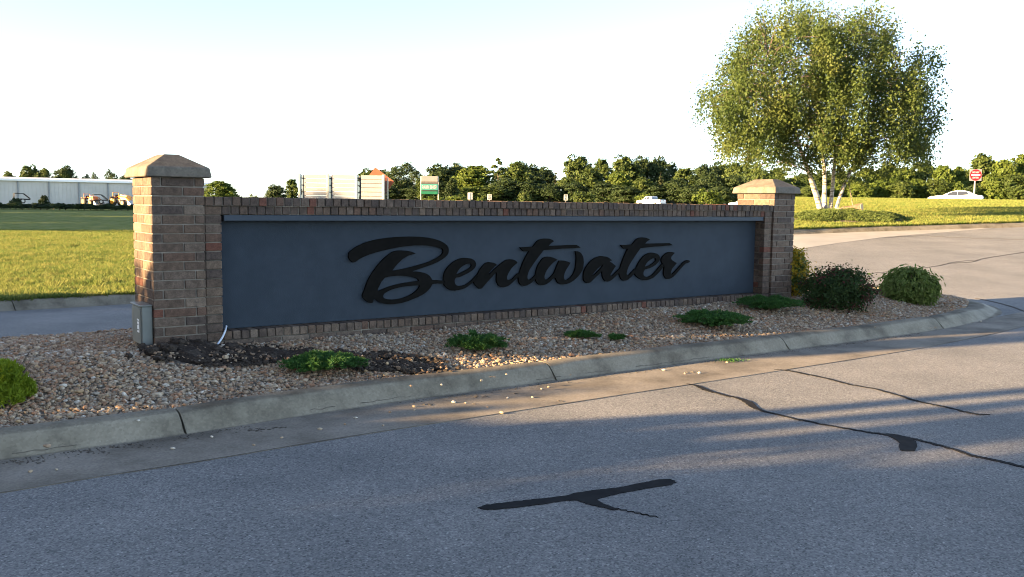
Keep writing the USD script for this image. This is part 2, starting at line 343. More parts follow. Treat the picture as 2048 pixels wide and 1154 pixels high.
def flat(poly, th, z):
    ms = []
    for g in (poly.geoms if hasattr(poly, 'geoms') else [poly]):
        if g.area < 1e-5: continue
        m = trimesh.creation.extrude_polygon(g, th, engine='earcut'); v = np.array(m.vertices); v[:, 2] += H(v[:, 0], v[:, 1]) + z; ms.append((v, m.faces))
    return cat_(ms)
GZ = .008
tarY = [(200, 398), (230, 385), (300, 374), (500, 350), (700, 330), (800, 318), (860, 298), (950, 285), (1150, 262), (1350, 222), (1440, 206), (1500, 205), (1532, 214), (1535, 224), (1500, 240), (1300, 270), (1100, 310), (990, 340), (1050, 375), (1140, 408), (1120, 411), (1000, 384), (930, 368), (870, 345), (800, 345), (600, 375), (400, 398), (300, 407), (230, 406)]
pl = Polygon([bp(900 + x / 3.413, 900 + y / 3.413)[:2] for x, y in tarY]).buffer(.004).segmentize(.02)
pl = Polygon(np.array(pl.exterior.coords) + RNG.normal(0, .0022, (len(pl.exterior.coords), 2))).buffer(0)
pl = pl.union(ribbon([(900 + 1120 / 3.413, 900 + 404 / 3.413, .9), (900 + 1220 / 3.413, 900 + 425 / 3.413, .4), (900 + 1290 / 3.413, 900 + 440 / 3.413, 1.1), (900 + 1420 / 3.413, 900 + 468 / 3.413, .2)], jit=.5))
tag(obj('tar_patch', flat(pl, .004, .001), LOOK['tar']), 'black Y shaped tar smear alone on the shaded asphalt nearest the camera', 'tar seal')
c2 = ribbon([(1373, 768.7, 1), (1395, 773, 2), (1410, 780, 3.4), (1440, 789, 2.4), (1480, 799, 2.6), (1497, 806, 4.5), (1507, 815, 3.6), (1520, 821, 2.2), (1570, 834, 2), (1600, 841, 2.2), (1680, 856, 2), (1745, 867, 2.2), (1790, 873, 2.8), (1815, 877, 3), (1850, 885, 2.2), (1900, 898, 2.4), (1950, 914, 2.6), (2000, 924, 2.6), (2060, 940, 2.8)], jit=.3, wk=1.85)
blob = Polygon([bp(x, y)[:2] for x, y in [(1770, 868), (1795, 871), (1818, 877), (1829, 884), (1831, 893), (1826, 902), (1804, 902), (1801, 893), (1803, 887), (1794, 880)]]).buffer(-.012).buffer(.022)
tag(obj('tar_seam', flat(c2.union(blob), .004, .001), LOOK['tar']), 'long black tar seam with a thick side blob, running from gutter to lower right', 'tar seal')
c3 = ribbon([(1548, 740, 1), (1575, 742, 2), (1610, 749, 2.8), (1650, 757, 2.2), (1700, 770, 2), (1750, 779, 2), (1800, 793, 2), (1830, 802, 2.7), (1850, 807, 2), (1890, 815, 2), (1940, 827, 2.2), (1960, 830, 2), (1980, 830, .5)], jit=.3, wk=1.6)
tag(obj('tar_seam', flat(c3, .004, .001), LOOK['tar']), 'shorter thin black tar seam on the sunlit asphalt above the long seam', 'tar seal')
c4 = ribbon([(1700, 549, .8), (1740, 547, .8), (1800, 541, .8), (1870, 533, 1.1), (1900, 527, 1.4), (1945, 524, 1.6), (1960, 519, 1.5), (2000, 512, 1.2), (2055, 504, 1.4)], jit=.6)
c4 = c4.union(ribbon([(1895, 526.5, .3), (1925, 522.5, .9), (1950, 520.5, .8)], jit=.3))
tag(obj('road_crack', flat(c4, .004, .001), LOOK['seam']), 'dark crack across the pale sunlit road behind the round green shrub', 'crack')
c5 = ribbon([(1770, 476, .5), (1845, 472, .8), (1900, 475, .5), (1960, 477, .6), (2055, 480, .4)], jit=.6)
tag(obj('road_crack', flat(c5, .004, .003), LOOK['seam']), 'faint far crack on the pale road below the lawn kerb', 'crack')
c6 = ribbon([(1950, 597, .8), (1985, 604, 1.6), (2020, 613, 2.), (2060, 628, 2.)], jit=.5)
tag(obj('road_crack', flat(c6, .004, .003), LOOK['seam']), 'dark joint running right from the kerb nose of the island', 'crack')
sl = LineString(SEAM[SEAM[:, 0] > -4.]).segmentize(.08); sp = np.array(sl.coords)
sw = .0008 + .020 * np.maximum(0, meshkit.fbm(np.c_[sp * 2.6, sp[:, :1] * 0], 3, 2) - .42) + .004 * RNG.random(len(sp)) * (meshkit.noise(np.c_[sp * 5., sp[:, :1] * 0], 12) > .35)
sn = offset_line(sp, 1.)[1]
sw *= .62
tag(obj('road_joint', flat(Polygon(np.vstack([sp + sn * sw[:, None], (sp - sn * sw[:, None])[::-1]])).buffer(0), .001, .0038), LOOK['seam']), kind='structure')
# irregular cracks along the foot of the kerb
cr = []
for i in range(0, len(TOE) - 1):
    if -3.2 < TOE[i, 0] < 5 and TOE[i, 1] < 12 and RNG.random() < .30:
        a = TOE[i] + KERB_N[i] * .045; b = TOE[i + 1] + KERB_N[i + 1] * .045; n = 7; s = np.linspace(0, 1, n)[:, None]
        l = a + (b - a) * s + np.c_[np.zeros(n), np.r_[0, RNG.normal(0, .0032, n - 2), 0]]
        cr.append(LineString(l).buffer(.0006 + .0012 * RNG.random()))
cr = shapely.union_all(cr)
ms = []
for g in cr.geoms if hasattr(cr, 'geoms') else [cr]:
    m = trimesh.creation.extrude_polygon(g, .002, engine='earcut'); v = np.array(m.vertices)
    d = shapely.distance(LineString(TOE), shapely.points(v[:, :2])); prz = np.interp(d / .235, [0, .06, .14, .24, .34, .44], [.004, .03, .10, .27, .50, .71]) * .138
    v[:, 2] += H(v[:, 0], v[:, 1]) + prz + .001; ms.append((v, m.faces))
tag(obj('kerb_crack', cat_(ms), LOOK['crackline']), kind='stuff')

# ------------------------------------------------------------------ the brick sign wall
BR = {}
_bc = [((.085, .070, .060), (.14, .115, .10)), ((.10, .085, .075), (.165, .145, .13)), ((.070, .060, .056), (.115, .10, .092)), ((.12, .10, .085), (.19, .165, .14)),
       ((.10, .080, .067), (.15, .122, .102)), ((.12, .058, .046), (.165, .082, .064)), ((.06, .053, .052), (.10, .088, .085)), ((.15, .135, .12), (.23, .205, .18)), ((.10, .072, .060), (.15, .11, .092))]
_bw = [.22, .20, .16, .13, .12, .022, .08, .03, .04]
for i, (a, c) in enumerate(_bc):
    BR[i] = M(f'brick_{i}', tuple(v * k_ for v, k_ in zip(a, (.78, .655, .56))), tuple(v * k_ for v, k_ in zip(c, (.85, .71, .61))), scale=22., rough=.9, bump=.5, bscale=140., bdist=.004, speck=(160., [(0., (.7, .7, .7)), (1., (1.25, 1.22, 1.2))]))
LOOK['mortar'] = M('mortar', (.14, .12, .097), (.22, .19, .155), scale=14., rough=.95, bump=.4, bscale=160., bdist=.004)
LOOK['cap'] = M('cap_concrete', (.095, .082, .067), (.155, .134, .108), scale=9., rough=.9, bump=.35, bscale=110., bdist=.004, speck=(60., [(0., (.82, .8, .78)), (1., (1.12, 1.12, 1.1))]))
LOOK['stucco'] = M('blue_stucco', (.021, .030, .042), (.026, .036, .050), scale=5., rough=.8, bump=.55, bscale=190., bdist=.004)
LOOK['trim'] = M('blue_trim_paint', (.034, .045, .060), (.039, .051, .068), scale=4., rough=.6, bump=.1)
LOOK['letter'] = M('letter_black', (.0045, .0045, .004), (.007, .0065, .006), scale=12., rough=.85, spec=.06, bump=.1)

sign = thing('entrance_sign', 'long brick entrance sign wall with two capped pillars and black script on a blue panel', 'entrance sign', loc=C0, rotz=WALL_B)
CO, BH, JT = .0762, .0667, .0095
ZT = 1.636
bricks = []                                                     # (parent key, box bounds)
def add_brick(key, s0, s1, o0, o1, z1, h=BH): bricks.append((key, s0, s1, o0, o1, z1 - h, z1))
hidden = {}
pw, pd = .421, .612
pillar_parts = {}
LIN = (-1, 1)
for pi_, s0 in enumerate((0., WL)):
    core = box(s0 + .008, s0 + pw - .008, .008, pd - .008, .05, ZT - .002)
    pil = obj('pillar', core, LOOK['mortar'], sign, label='left brick pillar' if pi_ == 0 else 'right brick pillar'); key = f'p{pi_}'; pillar_parts[key] = pil
    hb = []
    for k in range(20):
        z = ZT - .004 - k * CO
        if k % 2 == 0:
            add_brick(key, s0, s0 + .074, 0, .2445, z); add_brick(key, s0 + .0835, s0 + .3375, 0, .074, z); add_brick(key, s0 + .347, s0 + pw, 0, .2445, z)
            add_brick(key, s0, s0 + .074, .254, .4985, z); add_brick(key, s0, s0 + .2445, .508 + .03, pd, z) if False else add_brick(key, s0, s0 + .2445, .508, pd, z)
            hb += [bbox(s0 + .347, s0 + pw, .254, .508, z - BH, z), bbox(s0 + .254, s0 + pw, .5175, pd, z - BH, z)]
        else:
            add_brick(key, s0, s0 + .2445, 0, .074, z); add_brick(key, s0 + .254, s0 + pw, 0, .074, z)
            add_brick(key, s0, s0 + .074, .0835, .3285, z); add_brick(key, s0, s0 + .074, .338, pd, z)
            hb += [bbox(s0 + .347, s0 + pw, .0835, .3285, z - BH, z), bbox(s0 + .347, s0 + pw, .338, pd, z - BH, z), bbox(s0 + .0835, s0 + .3375, .538, pd, z - BH, z)]
    obj('rear_bricks', cat_(hb), BR[1], pil, kind='stuff')
    ov = .052; a, c, o0, o1, zb = s0 - ov, s0 + pw + ov, -ov, pd + ov, ZT + .001
    pts = []
    for inset, z in ((.006, zb), (0, zb + .006), (.012, zb + .074), (.022, zb + .084)):
        r = .012
        for (x, y, sx, sy) in ((a + inset, o0 + inset, 1, 1), (c - inset, o0 + inset, -1, 1), (c - inset, o1 - inset, -1, -1), (a + inset, o1 - inset, 1, -1)):
            pts += [(x + sx * r, y, z), (x, y + sy * r, z), (x + sx * r * .3, y + sy * r * .3, z)]
    mx, my = (a + c) / 2, (o0 + o1) / 2
    for dx in (-.062, .062):
        for dy in (-.145, .145): pts += [(mx + dx, my + dy, zb + .184), (mx + dx * .9, my + dy * .96, zb + .189)]
    cap = trimesh.convex.convex_hull(np.array(pts))
    obj('cap', cap, LOOK['cap'], pil)
j0, j1 = pw + .146, WL - .146
core = cat_([box(pw + .004, WL - .004, .30, .392, .05, 1.478), box(pw + .004, j0 - .008, .030, .298, .05, 1.405), box(j1 + .008, WL - .004, .030, .298, .05, 1.405),
             box(j0 - .007, j1 + .007, .034, .298, 1.335, 1.405), box(pw + .004, WL - .004, .014, .298, 1.4065, 1.476), box(j0 - .007, j1 + .007, .030, .298, .05, .337)])
LOOK['wall_mortar'] = M('wall_mortar', (.05, .042, .034), (.20, .17, .135), scale=2.3, rough=.95, lo=.42, hi=.62)
wall = obj('wall', core, LOOK['wall_mortar'], sign)
for k in range(3, 20):
    z = ZT - .004 - k * CO
    for (a, c, inner) in ((pw + .0095, j0, 1), (j1, WL - .0095, -1)):
        if k % 2: add_brick('w', a, c, .022, .096, z); add_brick('w', a, c, .1055, .18, z)
        else: add_brick('w', a, c, .022, .18, z)
ro = random.Random(3)
def row(z, s0, s1, o0, o1, pitch, h=BH, jag=.004):
    n = int(round((s1 - s0) / pitch)); e = s0 + (s1 - s0) * np.arange(n + 1) / n
    for i in range(n): add_brick('w', e[i] + JT / 2, e[i + 1] - JT / 2, o0 + ro.uniform(-jag, jag), o1, z + ro.uniform(-.002, .0015), h)
row(1.4836, pw + .002, WL - .002, .004, .402, .0762, .072, .005)
row(1.4075, j0 + .001, j1 - .001, .024, .20, .0762, .070, .003)
row(.3455, j0 + .001, j1 - .001, .020, .235, .0762, .071, .004)
row(.266, j0 + .001, j1 - .001, .022, .10, .254, .068, .004)
# the 300 bricks that show largest are parts; the others are joined per parent
def shown(b):
    key, s0, s1, o0, o1, z0, z1 = b
    c = C0 + W * (s0 + s1) / 2 + N * o0 + np.array([0, 0, (z0 + z1) / 2 - EYE]); d = np.linalg.norm(c)
    front = (s1 - s0) * (z1 - z0) * abs(c @ N) / d; side = (o1 - o0) * (z1 - z0) * abs(c @ W) / d * (1 if s0 < .001 or (key == 'p1' and s0 < WL + .001 and z1 > 1.49) else .0)
    if z1 < .20: return 0
    if key == 'p1' and o0 > .2 and z1 < 1.5: return 0
    if key == 'p0' and o0 > .2 and s0 > .1: return 0
    return (front if o0 < .1 else 0) / d ** 2 + side / d ** 2
order = sorted(range(len(bricks)), key=lambda i: -shown(bricks[i])); single = set(order[:298])
rest = {}
for i, (key, s0, s1, o0, o1, z0, z1) in enumerate(bricks):
    c = ro.choices(range(len(_bc)), [.15, .12, .28, .03, .12, .04, .22, .0, .04] if key == 'w' and z1 > 1.39 else _bw)[0]
    j = lambda v=.0022: ro.uniform(-v, v)
    m = bbox(s0 + j(.0015), s1 + j(.0015), o0 + j(), o1, z0 + j(.0012), z1 + j(.0012), .004)
    par = pillar_parts.get(key, wall)
    if i in single: obj('brick', m, BR[c], par)
    else: rest.setdefault((key, c), []).append(m)
for (key, c), ms in rest.items(): obj('small_bricks', cat_(ms), BR[c], pillar_parts.get(key, wall), kind='stuff')
obj('panel', bbox(j0 + .003, j1 - .003, .165, .297, .347, 1.333, .004), LOOK['stucco'], sign)
obj('trim_board', bbox(j0 + .024, j1 - .012, .032, .163, 1.282, 1.3325, .004), LOOK['trim'], sign)

def smooth_outline(pts, n=6):
    """closed curve through the points; a third value marks a corner"""
    P = [np.array(p[:2], float) for p in pts]; cor = [len(p) > 2 for p in pts]; out = []; m = len(P)
    for i in range(m):
        p1, p2 = P[i], P[(i + 1) % m]
        p0 = p1 - (p2 - p1) if cor[i] else P[i - 1]; p3 = p2 + (p2 - p1) if cor[(i + 1) % m] else P[(i + 2) % m]
        d = max(np.linalg.norm(p2 - p1), 1e-6)
        t1 = (p2 - p0) / max(np.linalg.norm(p2 - p0), 1e-6) * d; t2 = (p3 - p1) / max(np.linalg.norm(p3 - p1), 1e-6) * d
        for t in np.arange(n) / n:
            h = (2 * t**3 - 3 * t**2 + 1, t**3 - 2 * t**2 + t, -2 * t**3 + 3 * t**2, t**3 - t**2)
            out.append(p1 * h[0] + t1 * h[1] + p2 * h[2] + t2 * h[3])
    return np.array(out)
LO = .142                                                        # the plane of the letters' faces
def to_wall(p, ox, oy, sc):
    out = []
    for x, y in p:
        r = ray(ox + x / sc, oy + y / sc); b = C0 + N * LO; t = ((b - EP) @ N) / (r @ N); q = EP + r * t; out.append(((q - C0) @ W, q[2]))
    return out
Z2, Z3, Z4, Z5 = (690, 460, 7.214), (860, 470, 8.877), (1010, 460, 8.877), (1190, 460, 9.619)
c = 1
LET = [
 (Z2, [(120,468,c),(75,435),(55,385),(60,335),(100,290),(200,225),(350,165),(520,128),(700,105),(900,95),(1060,97),(1200,110),(1330,140),(1420,180),(1475,225),(1498,280),(1490,340),(1450,390),(1380,440),(1280,490),(1150,535),(1050,570),(965,600,c),(1060,602),(1150,620),(1215,655),(1250,700),(1262,725,c),(1330,723),(1440,733,c),(1450,775,c),(1340,772),(1260,778,c),(1235,830),(1180,890),(1100,945),(1000,990),(900,1030),(780,1060),(650,1072),(560,1060),(490,1035),(437,992,c),(410,1005,c),(408,1040),(385,1055),(330,1040),(280,1000),(258,970),(258,930),(285,860),(320,760),(370,660),(430,570),(500,480),(580,400),(660,335),(720,305),(800,295),(880,298),(950,310),(1025,340,c),(950,360),(880,390),(810,440),(750,500),(710,550),(680,592,c),(800,570),(900,550),(1050,510),(1200,465),(1310,415),(1380,370),(1415,330),(1418,290),(1380,260),(1300,238),(1180,222),(1050,220),(900,232),(750,255),(600,285),(430,330),(300,375),(200,425),(150,462)],
  [[(575,690,c),(650,670),(760,660),(880,663),(970,675),(1030,692),(1060,715),(1068,736,c),(980,745),(850,765),(720,795),(620,825),(540,860),(480,882,c),(472,870),(490,820),(530,745)],
   [(553,945),(580,910),(650,870),(760,835),(880,812),(1000,800),(1080,797,c),(1070,830),(1030,880),(960,930),(860,975),(760,1000),(660,1003),(590,992),(555,972)]]),
 (Z3, [(243,790),(250,710),(280,630),(340,550),(420,480),(510,430),(600,408),(690,410),(760,430),(805,470),(820,525),(800,580),(750,630),(680,675),(600,715),(530,745),(470,755,c),(455,765,c),(440,800),(443,850),(470,890),(520,905),(580,900),(640,880),(700,845),(760,790),(840,705,c),(850,740,c),(785,820),(760,845),(700,895),(620,945),(540,970),(450,985),(380,975),(310,945),(260,890),(240,840)],
  [[(470,690,c),(510,620),(570,560),(640,520),(700,505),(735,520),(735,560),(690,600),(620,640),(550,675),(490,697)]]),
 (Z3, [(785,840),(800,880),(850,930),(900,955),(930,940),(980,880),(1050,800),(1130,715),(1180,655,c),(1190,700),(1183,790),(1195,850),(1230,900),(1290,925),(1350,920),(1420,885),(1490,820),(1570,748,c),(1590,700,c),(1565,680,c),(1520,720),(1460,785),(1410,800),(1375,790),(1370,740),(1400,670),(1450,590),(1510,530),(1555,495,c),(1530,460),(1470,435),(1410,432),(1350,450),(1290,490),(1240,530),(1150,610),(1090,670),(1040,710,c),(1060,660),(1110,600),(1150,560),(1187,528,c),(1150,500),(1090,485),(1040,482),(1000,495),(960,530),(900,600),(840,710),(800,800)], []),
 (Z4, [(272,308,c),(350,305),(500,295,c),(540,245),(580,195),(640,165),(720,152),(800,158),(850,180),(872,200,c),(820,235),(775,285,c),(900,278),(1100,268),(1270,265,c),(1310,285),(1345,315,c),(1200,322),(1000,332),(850,345),(690,355,c),(640,420),(580,500),(500,610),(430,720),(405,800),(400,850),(420,880),(460,880),(510,835),(550,790),(565,775,c),(565,850,c),(530,880),(470,940),(400,980),(340,992),(280,970),(250,920),(245,870),(240,830),(260,760),(300,640),(360,500),(430,380,c),(340,375),(300,345)], []),
 (Z4, [(545,800),(560,720),(590,630),(640,550),(690,495),(750,475),(810,478),(870,495),(935,528,c),(870,570),(800,640),(740,720),(710,790),(703,850),(725,880),(760,878),(820,830),(870,770),(900,700),(940,600),(965,545,c),(1010,540),(1080,550),(1165,580,c),(1130,640),(1080,720),(1050,800),(1048,850),(1065,885),(1110,885),(1170,840),(1220,770),(1255,670),(1268,560),(1268,450),(1252,375,c),(1300,380),(1350,410),(1385,470),(1400,550),(1395,640),(1370,720),(1320,800),(1240,880),(1150,940),(1060,965),(980,955),(930,915),(900,850,c),(860,860),(800,920),(730,965),(660,980),(590,955),(555,910),(545,860)], []),
 (Z5, [('4',1400,800),('4',1410,730),('4',1450,650),('4',1520,560),('4',1600,500),('4',1690,465),('4',1770,468),('4',1840,490),('4',1905,540,c),(280,600,c),(340,640),(405,695,c),(370,740),(320,820),(300,870),(330,885),(390,830),(460,760),(480,742,c),(478,815,c),(440,850),(360,930),(290,980),(240,992),(190,970),(155,910),(145,850),(140,785,c),(80,850),('4',1570,880),('4',1510,935),('4',1460,940),('4',1410,900),('4',1395,850)],
  [[('4',1540,815,c),('4',1580,760),('4',1650,680),('4',1750,600,c),('4',1720,660),('4',1640,750),('4',1570,808)]]),
 (Z5, [(505,290,c),(600,288),(720,278,c),(760,230),(810,175),(870,148),(940,142),(1010,158),(1060,185,c),(1010,215),(965,262,c),(1150,258),(1440,252,c),(1497,292,c),(1350,305),(1100,325),(880,348,c),(820,430),(740,550),(670,660),(630,750),(612,820),(620,865),(660,865),(720,800),(780,740,c),(785,820,c),(740,860),(670,930),(610,968),(560,972),(510,940),(480,880),(470,820),(490,720),(530,600),(590,450),(635,365,c),(570,358),(530,330)], []),
 (Z5, [(775,850),(785,770),(830,660),(900,550),(980,475),(1060,440),(1140,440),(1210,465),(1248,515),(1245,575),(1200,640),(1130,695),(1050,735),(960,760,c),(935,820),(945,880),(990,900),(1050,895),(1120,850),(1200,760),(1295,650,c),(1325,700,c),(1280,760),(1200,850),(1120,920),(1040,955),(960,965),(880,940),(810,900)],
  [[(960,700,c),(1000,630),(1060,575),(1130,540),(1170,545),(1170,590),(1120,640),(1040,690)]]),
 (Z5, [(1280,570),(1300,520),(1360,460),(1430,425),(1500,425),(1538,440,c),(1500,480),(1470,520),(1468,555),(1500,590),(1575,635,c),(1540,680),(1490,740),(1465,800),(1465,840),(1500,840),(1560,780),(1650,680),(1720,610),(1780,580),(1815,585),(1830,605,c),(1800,630),(1750,645),(1700,690),(1620,780),(1540,870),(1470,925),(1410,942),(1360,920),(1330,860),(1330,780),(1335,700,c),(1300,640),(1285,610)], []),
]
def conv(l):
    o = []
    for p in l:
        if p[0] == '4':
            x = (1010 + p[1] / 8.877 - 1190) * 9.619; y = p[2] / 8.877 * 9.619; o.append((x, y) + tuple(p[3:]))
        else: o.append(p)
    return o
for frame, outer, holes in LET:
    po = Polygon(to_wall(smooth_outline(conv(outer)), *frame)).buffer(0)
    for h in holes: po = po.difference(Polygon(to_wall(smooth_outline(conv(h)), *frame)).buffer(0))
    po = po.buffer(.002).buffer(-.002)
    if po.geom_type != 'Polygon': po = max(po.geoms, key=lambda g: g.area)
    po = po.simplify(.0006)
    m = trimesh.creation.extrude_polygon(po, .022, engine='earcut'); v = np.array(m.vertices)
    obj('letter', (np.c_[v[:, 0], LO + .022 - v[:, 2], v[:, 1]], np.array(m.faces)[:, ::-1]), LOOK['letter'], sign)

# grey junction box on the sunny side of the left pillar, and the conduit at the panel's corner
LOOK['boxgrey'] = M('box_grey_paint', (.13, .14, .13), (.17, .18, .165), scale=5., rough=.45, spec=.5, bump=.05)
LOOK['label'] = M('white_label', (.80, .81, .81), (.86, .86, .86), scale=40., rough=.5)
LOOK['ink'] = M('dark_ink', (.05, .05, .05), rough=.6)
LOOK['pvc'] = M('white_plastic_pipe', (.50, .56, .66), (.58, .63, .70), scale=20., rough=.35, spec=.5)
jb = thing('junction_box', 'grey metal utility box with white label low on the side of the left pillar', 'utility box', loc=C0, rotz=WALL_B)
obj('body', bbox(-.088, -.003, .03, .335, .275, .590, .006), LOOK['boxgrey'], jb)
obj('lid', bbox(-.104, -.003, .022, .343, .5915, .604, .004), LOOK['boxgrey'], jb)
obj('cover', bbox(-.0945, -.0885, .045, .32, .29, .575, .002), LOOK['boxgrey'], jb)
lab = obj('label', bbox(-.0965, -.0950, .085, .150, .375, .485, .0005), LOOK['label'], jb)
obj('print', cat_([box(-.0985, -.0969, .094, .142, z, z + .006) for z in (.395, .465)] + [box(-.0985, -.0969, .105, .130, .436, .446)]), LOOK['ink'], lab)
obj('conduit_stub', tube([(-.05, .1, .277), (-.05, .1, .16)], .022, 10), LOOK['boxgrey'], jb)
cp = [bd(*p) for p in []]
pipe_px = [(452.5, 652), (451, 660), (448, 668), (444, 676), (439, 683), (433, 692)]
pp = []
for i, (x, y) in enumerate(pipe_px):
    r = ray(x, y); o = (.125, .008, -.02, -.045, -.07, -.09)[i]; b = C0 + N * o; t = ((b - EP) @ N) / (r @ N); pp.append(EP + r * t)
cd = thing('drain_tube', 'pale curved plastic tube from the lower left corner of the blue panel into the soil', 'tube')
obj('tube', tube(chaikin(pp, 2), .0085, 10), LOOK['pvc'], cd, smooth=40)

# ------------------------------------------------------------------ gravel, soil, pebbles
GC = [((.36, .275, .19), .23), ((.30, .215, .145), .22), ((.42, .34, .25), .13), ((.24, .165, .11), .13), ((.52, .46, .38), .045), ((.32, .185, .11), .10), ((.28, .24, .195), .085), ((.38, .26, .15), .06)]
stones = []
for i, (col, wgt) in enumerate(GC):
    mat = M(f'stone_{i}', tuple(v * .78 for v in col), tuple(min(.8, v * 1.12) for v in col), scale=60., rough=.85, bump=.3, bscale=200., bdist=.003)
    for k in range(2):
        s = trimesh.creation.icosphere(1, 1.0); v = np.array(s.vertices)
        v = v * (1 + (meshkit.noise(v * 1.3 + 10 * i + 5 * k, 4)[:, None] - .5) * .75); v *= [1.0, .74, .55]; stones.append(((v, np.array(s.faces)), mat))
# dug soil: two dark patches (image points on the bed)
def on_bed(x, y):
    z = .2
    for _ in range(5): p = bp(x, y, z); z = float(HB(p[0], p[1]))
    return np.array([p[0], p[1], z])
SOIL = [Polygon([on_bed(x, y)[:2] for x, y in l]) for l in (
    [(292, 704), (310, 693), (345, 688), (390, 682), (440, 684), (480, 694), (540, 698), (610, 704), (670, 708), (700, 714), (660, 722), (600, 726), (540, 727), (480, 733), (420, 735), (360, 733), (310, 722)],
    [(690, 722), (730, 714), (780, 711), (830, 718), (880, 726), (908, 738), (890, 750), (850, 751), (800, 745), (750, 741), (705, 736)])]
SOIL = [Polygon(chaikin(np.array(p.exterior.coords)[:-1], 2, True)) for p in SOIL]
LOOK['soil'] = M('dark_soil', (.022, .016, .012), (.055, .040, .030), scale=30., rough=.95, bump=.8, bscale=90., bdist=.02)
def h_soil(poly, amp):
    ring = poly.exterior
    def f(x, y):
        d = shapely.distance(ring, shapely.points(np.c_[x, y])); p = np.stack([x, y, x * 0], -1)
        d = d + (meshkit.fbm(p * 9, 3, 41) - .62) * .10
        return HB(x, y) - .03 + sstep(-.03, .16, d) * (.030 + amp * meshkit.fbm(p * 6, 4, 21) ** 1.6) + .030 * (meshkit.fbm(p * 30, 3, 8) - .45) * sstep(-.02, .06, d)
    return f
for p, amp, lab in zip(SOIL, (.085, .045), ('dark dug soil heaped along the foot of the left pillar', 'dark soil streak in the gravel right of the first low juniper')):
    tag(obj('soil', sheet(p, .022, h_soil(p, amp)), LOOK['soil'], smooth=True), lab, 'soil', kind='stuff')
cq = np.vstack([np.c_[RNG.uniform(p.bounds[0] - .15, p.bounds[2] + .15, 6000), RNG.uniform(p.bounds[1] - .15, p.bounds[3] + .15, 6000)] for p in SOIL])
cq = cq[np.array([shapely.contains_xy(p.buffer(.07), cq[:, 0], cq[:, 1]) for p in SOIL]).any(0)]; cq = cq[meshkit.noise(np.c_[cq * 8, cq[:, :1] * 0], 61) > .38]; cq = cq[((cq - C0[:2]) @ N[:2]) < -.01]
LOOK['crumb'] = M('soil_crumbs', (.020, .015, .011), (.065, .048, .036), scale=40., rough=.95)
cs = np.clip(RNG.lognormal(math.log(.009), .55, len(cq)), .003, .034)
ci = instancer('/World/soil_crumbs', [(stones[k][0], LOOK['crumb']) for k in (0, 3, 6, 9)], np.c_[cq, HB(cq[:, 0], cq[:, 1]) + .022 + cs * .2], RNG.integers(0, 4, len(cq)), scales=cs[:, None] * RNG.uniform(.7, 1.3, (len(cq), 3)), tilt=RNG.normal(0, .6, len(cq)), pname='crumb')
tag(ci, 'loose dark soil crumbs over the dug patches of the bed', 'soil', kind='stuff')
xs, ys = RNG.uniform(-6.2, 7.4, 620000), RNG.uniform(2.2, 15.0, 620000)
az = xs / np.maximum(ys, .1); keep = (az > -.66) & (az < .62) & (ys > 3.6)
P2 = np.c_[xs, ys][keep]; P2 = P2[shapely.contains_xy(BED.buffer(.015), P2[:, 0], P2[:, 1])]
ls = (P2 - C0[:2]) @ W[:2]; lo = (P2 - C0[:2]) @ N[:2]
P2 = P2[~((ls > -.0) & (ls < WL + pw) & (lo > .03) & (lo < .60))]; lo = (P2 - C0[:2]) @ N[:2]
vis = (lo < .1) | (((P2 - C0[:2]) @ W[:2]) < .3) | (P2[:, 0] > 3.4)
P2 = P2[vis]
ins = np.array([shapely.contains_xy(p, P2[:, 0], P2[:, 1]) for p in SOIL]).any(0)
P2 = P2[~ins | (RNG.random(len(P2)) < .10)]
P2 = P2[:125000]
z = HB(P2[:, 0], P2[:, 1]); n = len(P2)
ins = np.array([shapely.contains_xy(p, P2[:, 0], P2[:, 1]) for p in SOIL]).any(0)
size = np.clip(RNG.lognormal(math.log(.0098), .36, n), .005, .026)
tone = meshkit.noise(np.c_[P2 * 1.1, P2[:, :1] * 0], 31)             # colour drifts over the bed
wg = np.array([w for _, w in GC]); pick = np.array([RNG.choice(len(GC), p=wg / wg.sum()) for _ in range(n)])
red = RNG.random(n) < np.clip((meshkit.noise(np.c_[P2 * 2.2, P2[:, :1] * 0], 77) - .55) * 2.2, 0, .6); pick[red] = RNG.choice([5, 7, 1], red.sum())
pick[ins & (RNG.random(n) < .7)] = 3
pos = np.c_[P2, z + size * RNG.uniform(.0, .85, n) + np.where(ins, .03, 0)]
gr = instancer('/World/gravel', stones, pos, pick * 2 + RNG.integers(0, 2, n), scales=size[:, None] * RNG.uniform(.8, 1.25, (n, 3)), tilt=RNG.normal(0, .5, n), pname='stone')
tag(gr, 'tan and brown river gravel covering the island around the sign', 'gravel', kind='stuff')
# strays on the kerb and gutter
def on_kerb(x, y):
    p = hit(x, y, .004)
    d = shapely.distance(LineString(TOE), Point(p[:2])); 
    if ISLAND.contains(Point(p[:2])):
        z = .11
        p = bp(x, y, z)
    return p
peb = [(829, 815), (829, 821.5), (907, 806), (932, 807), (780, 826), (711, 837), (766, 852), (1004, 827), (1015, 797), (1065, 796.5), (976, 815.5), (1083, 779), (1097, 775), (963, 762), (883, 770), (1013, 749.5), (822, 773), (1328, 741), (1370, 748), (1454, 726), (1399, 747), (113, 941), (94, 894), (277, 842), (508, 892.5), (564, 877), (423, 876), (640, 860), (690, 850), (345, 899), (61, 946), (1750, 655), (1962, 643)]
for i, (x, y) in enumerate(peb):
    p = on_kerb(x, y); sc = random.uniform(.010, .017) * (1.25 if i in (0, 2, 7, 22) else 1)
    st, mt = stones[[0, 1, 8, 4, 2, 9][i % 6]]
    tag(obj('pebble', move(st, rz(i * 1.3) @ np.diag([sc, sc, sc]), p + [0, 0, sc * .35]), mt, smooth=True), 'stray pale pebble lying on the kerb or gutter', 'pebble', 'stray pebbles on kerb and gutter')
dk = []
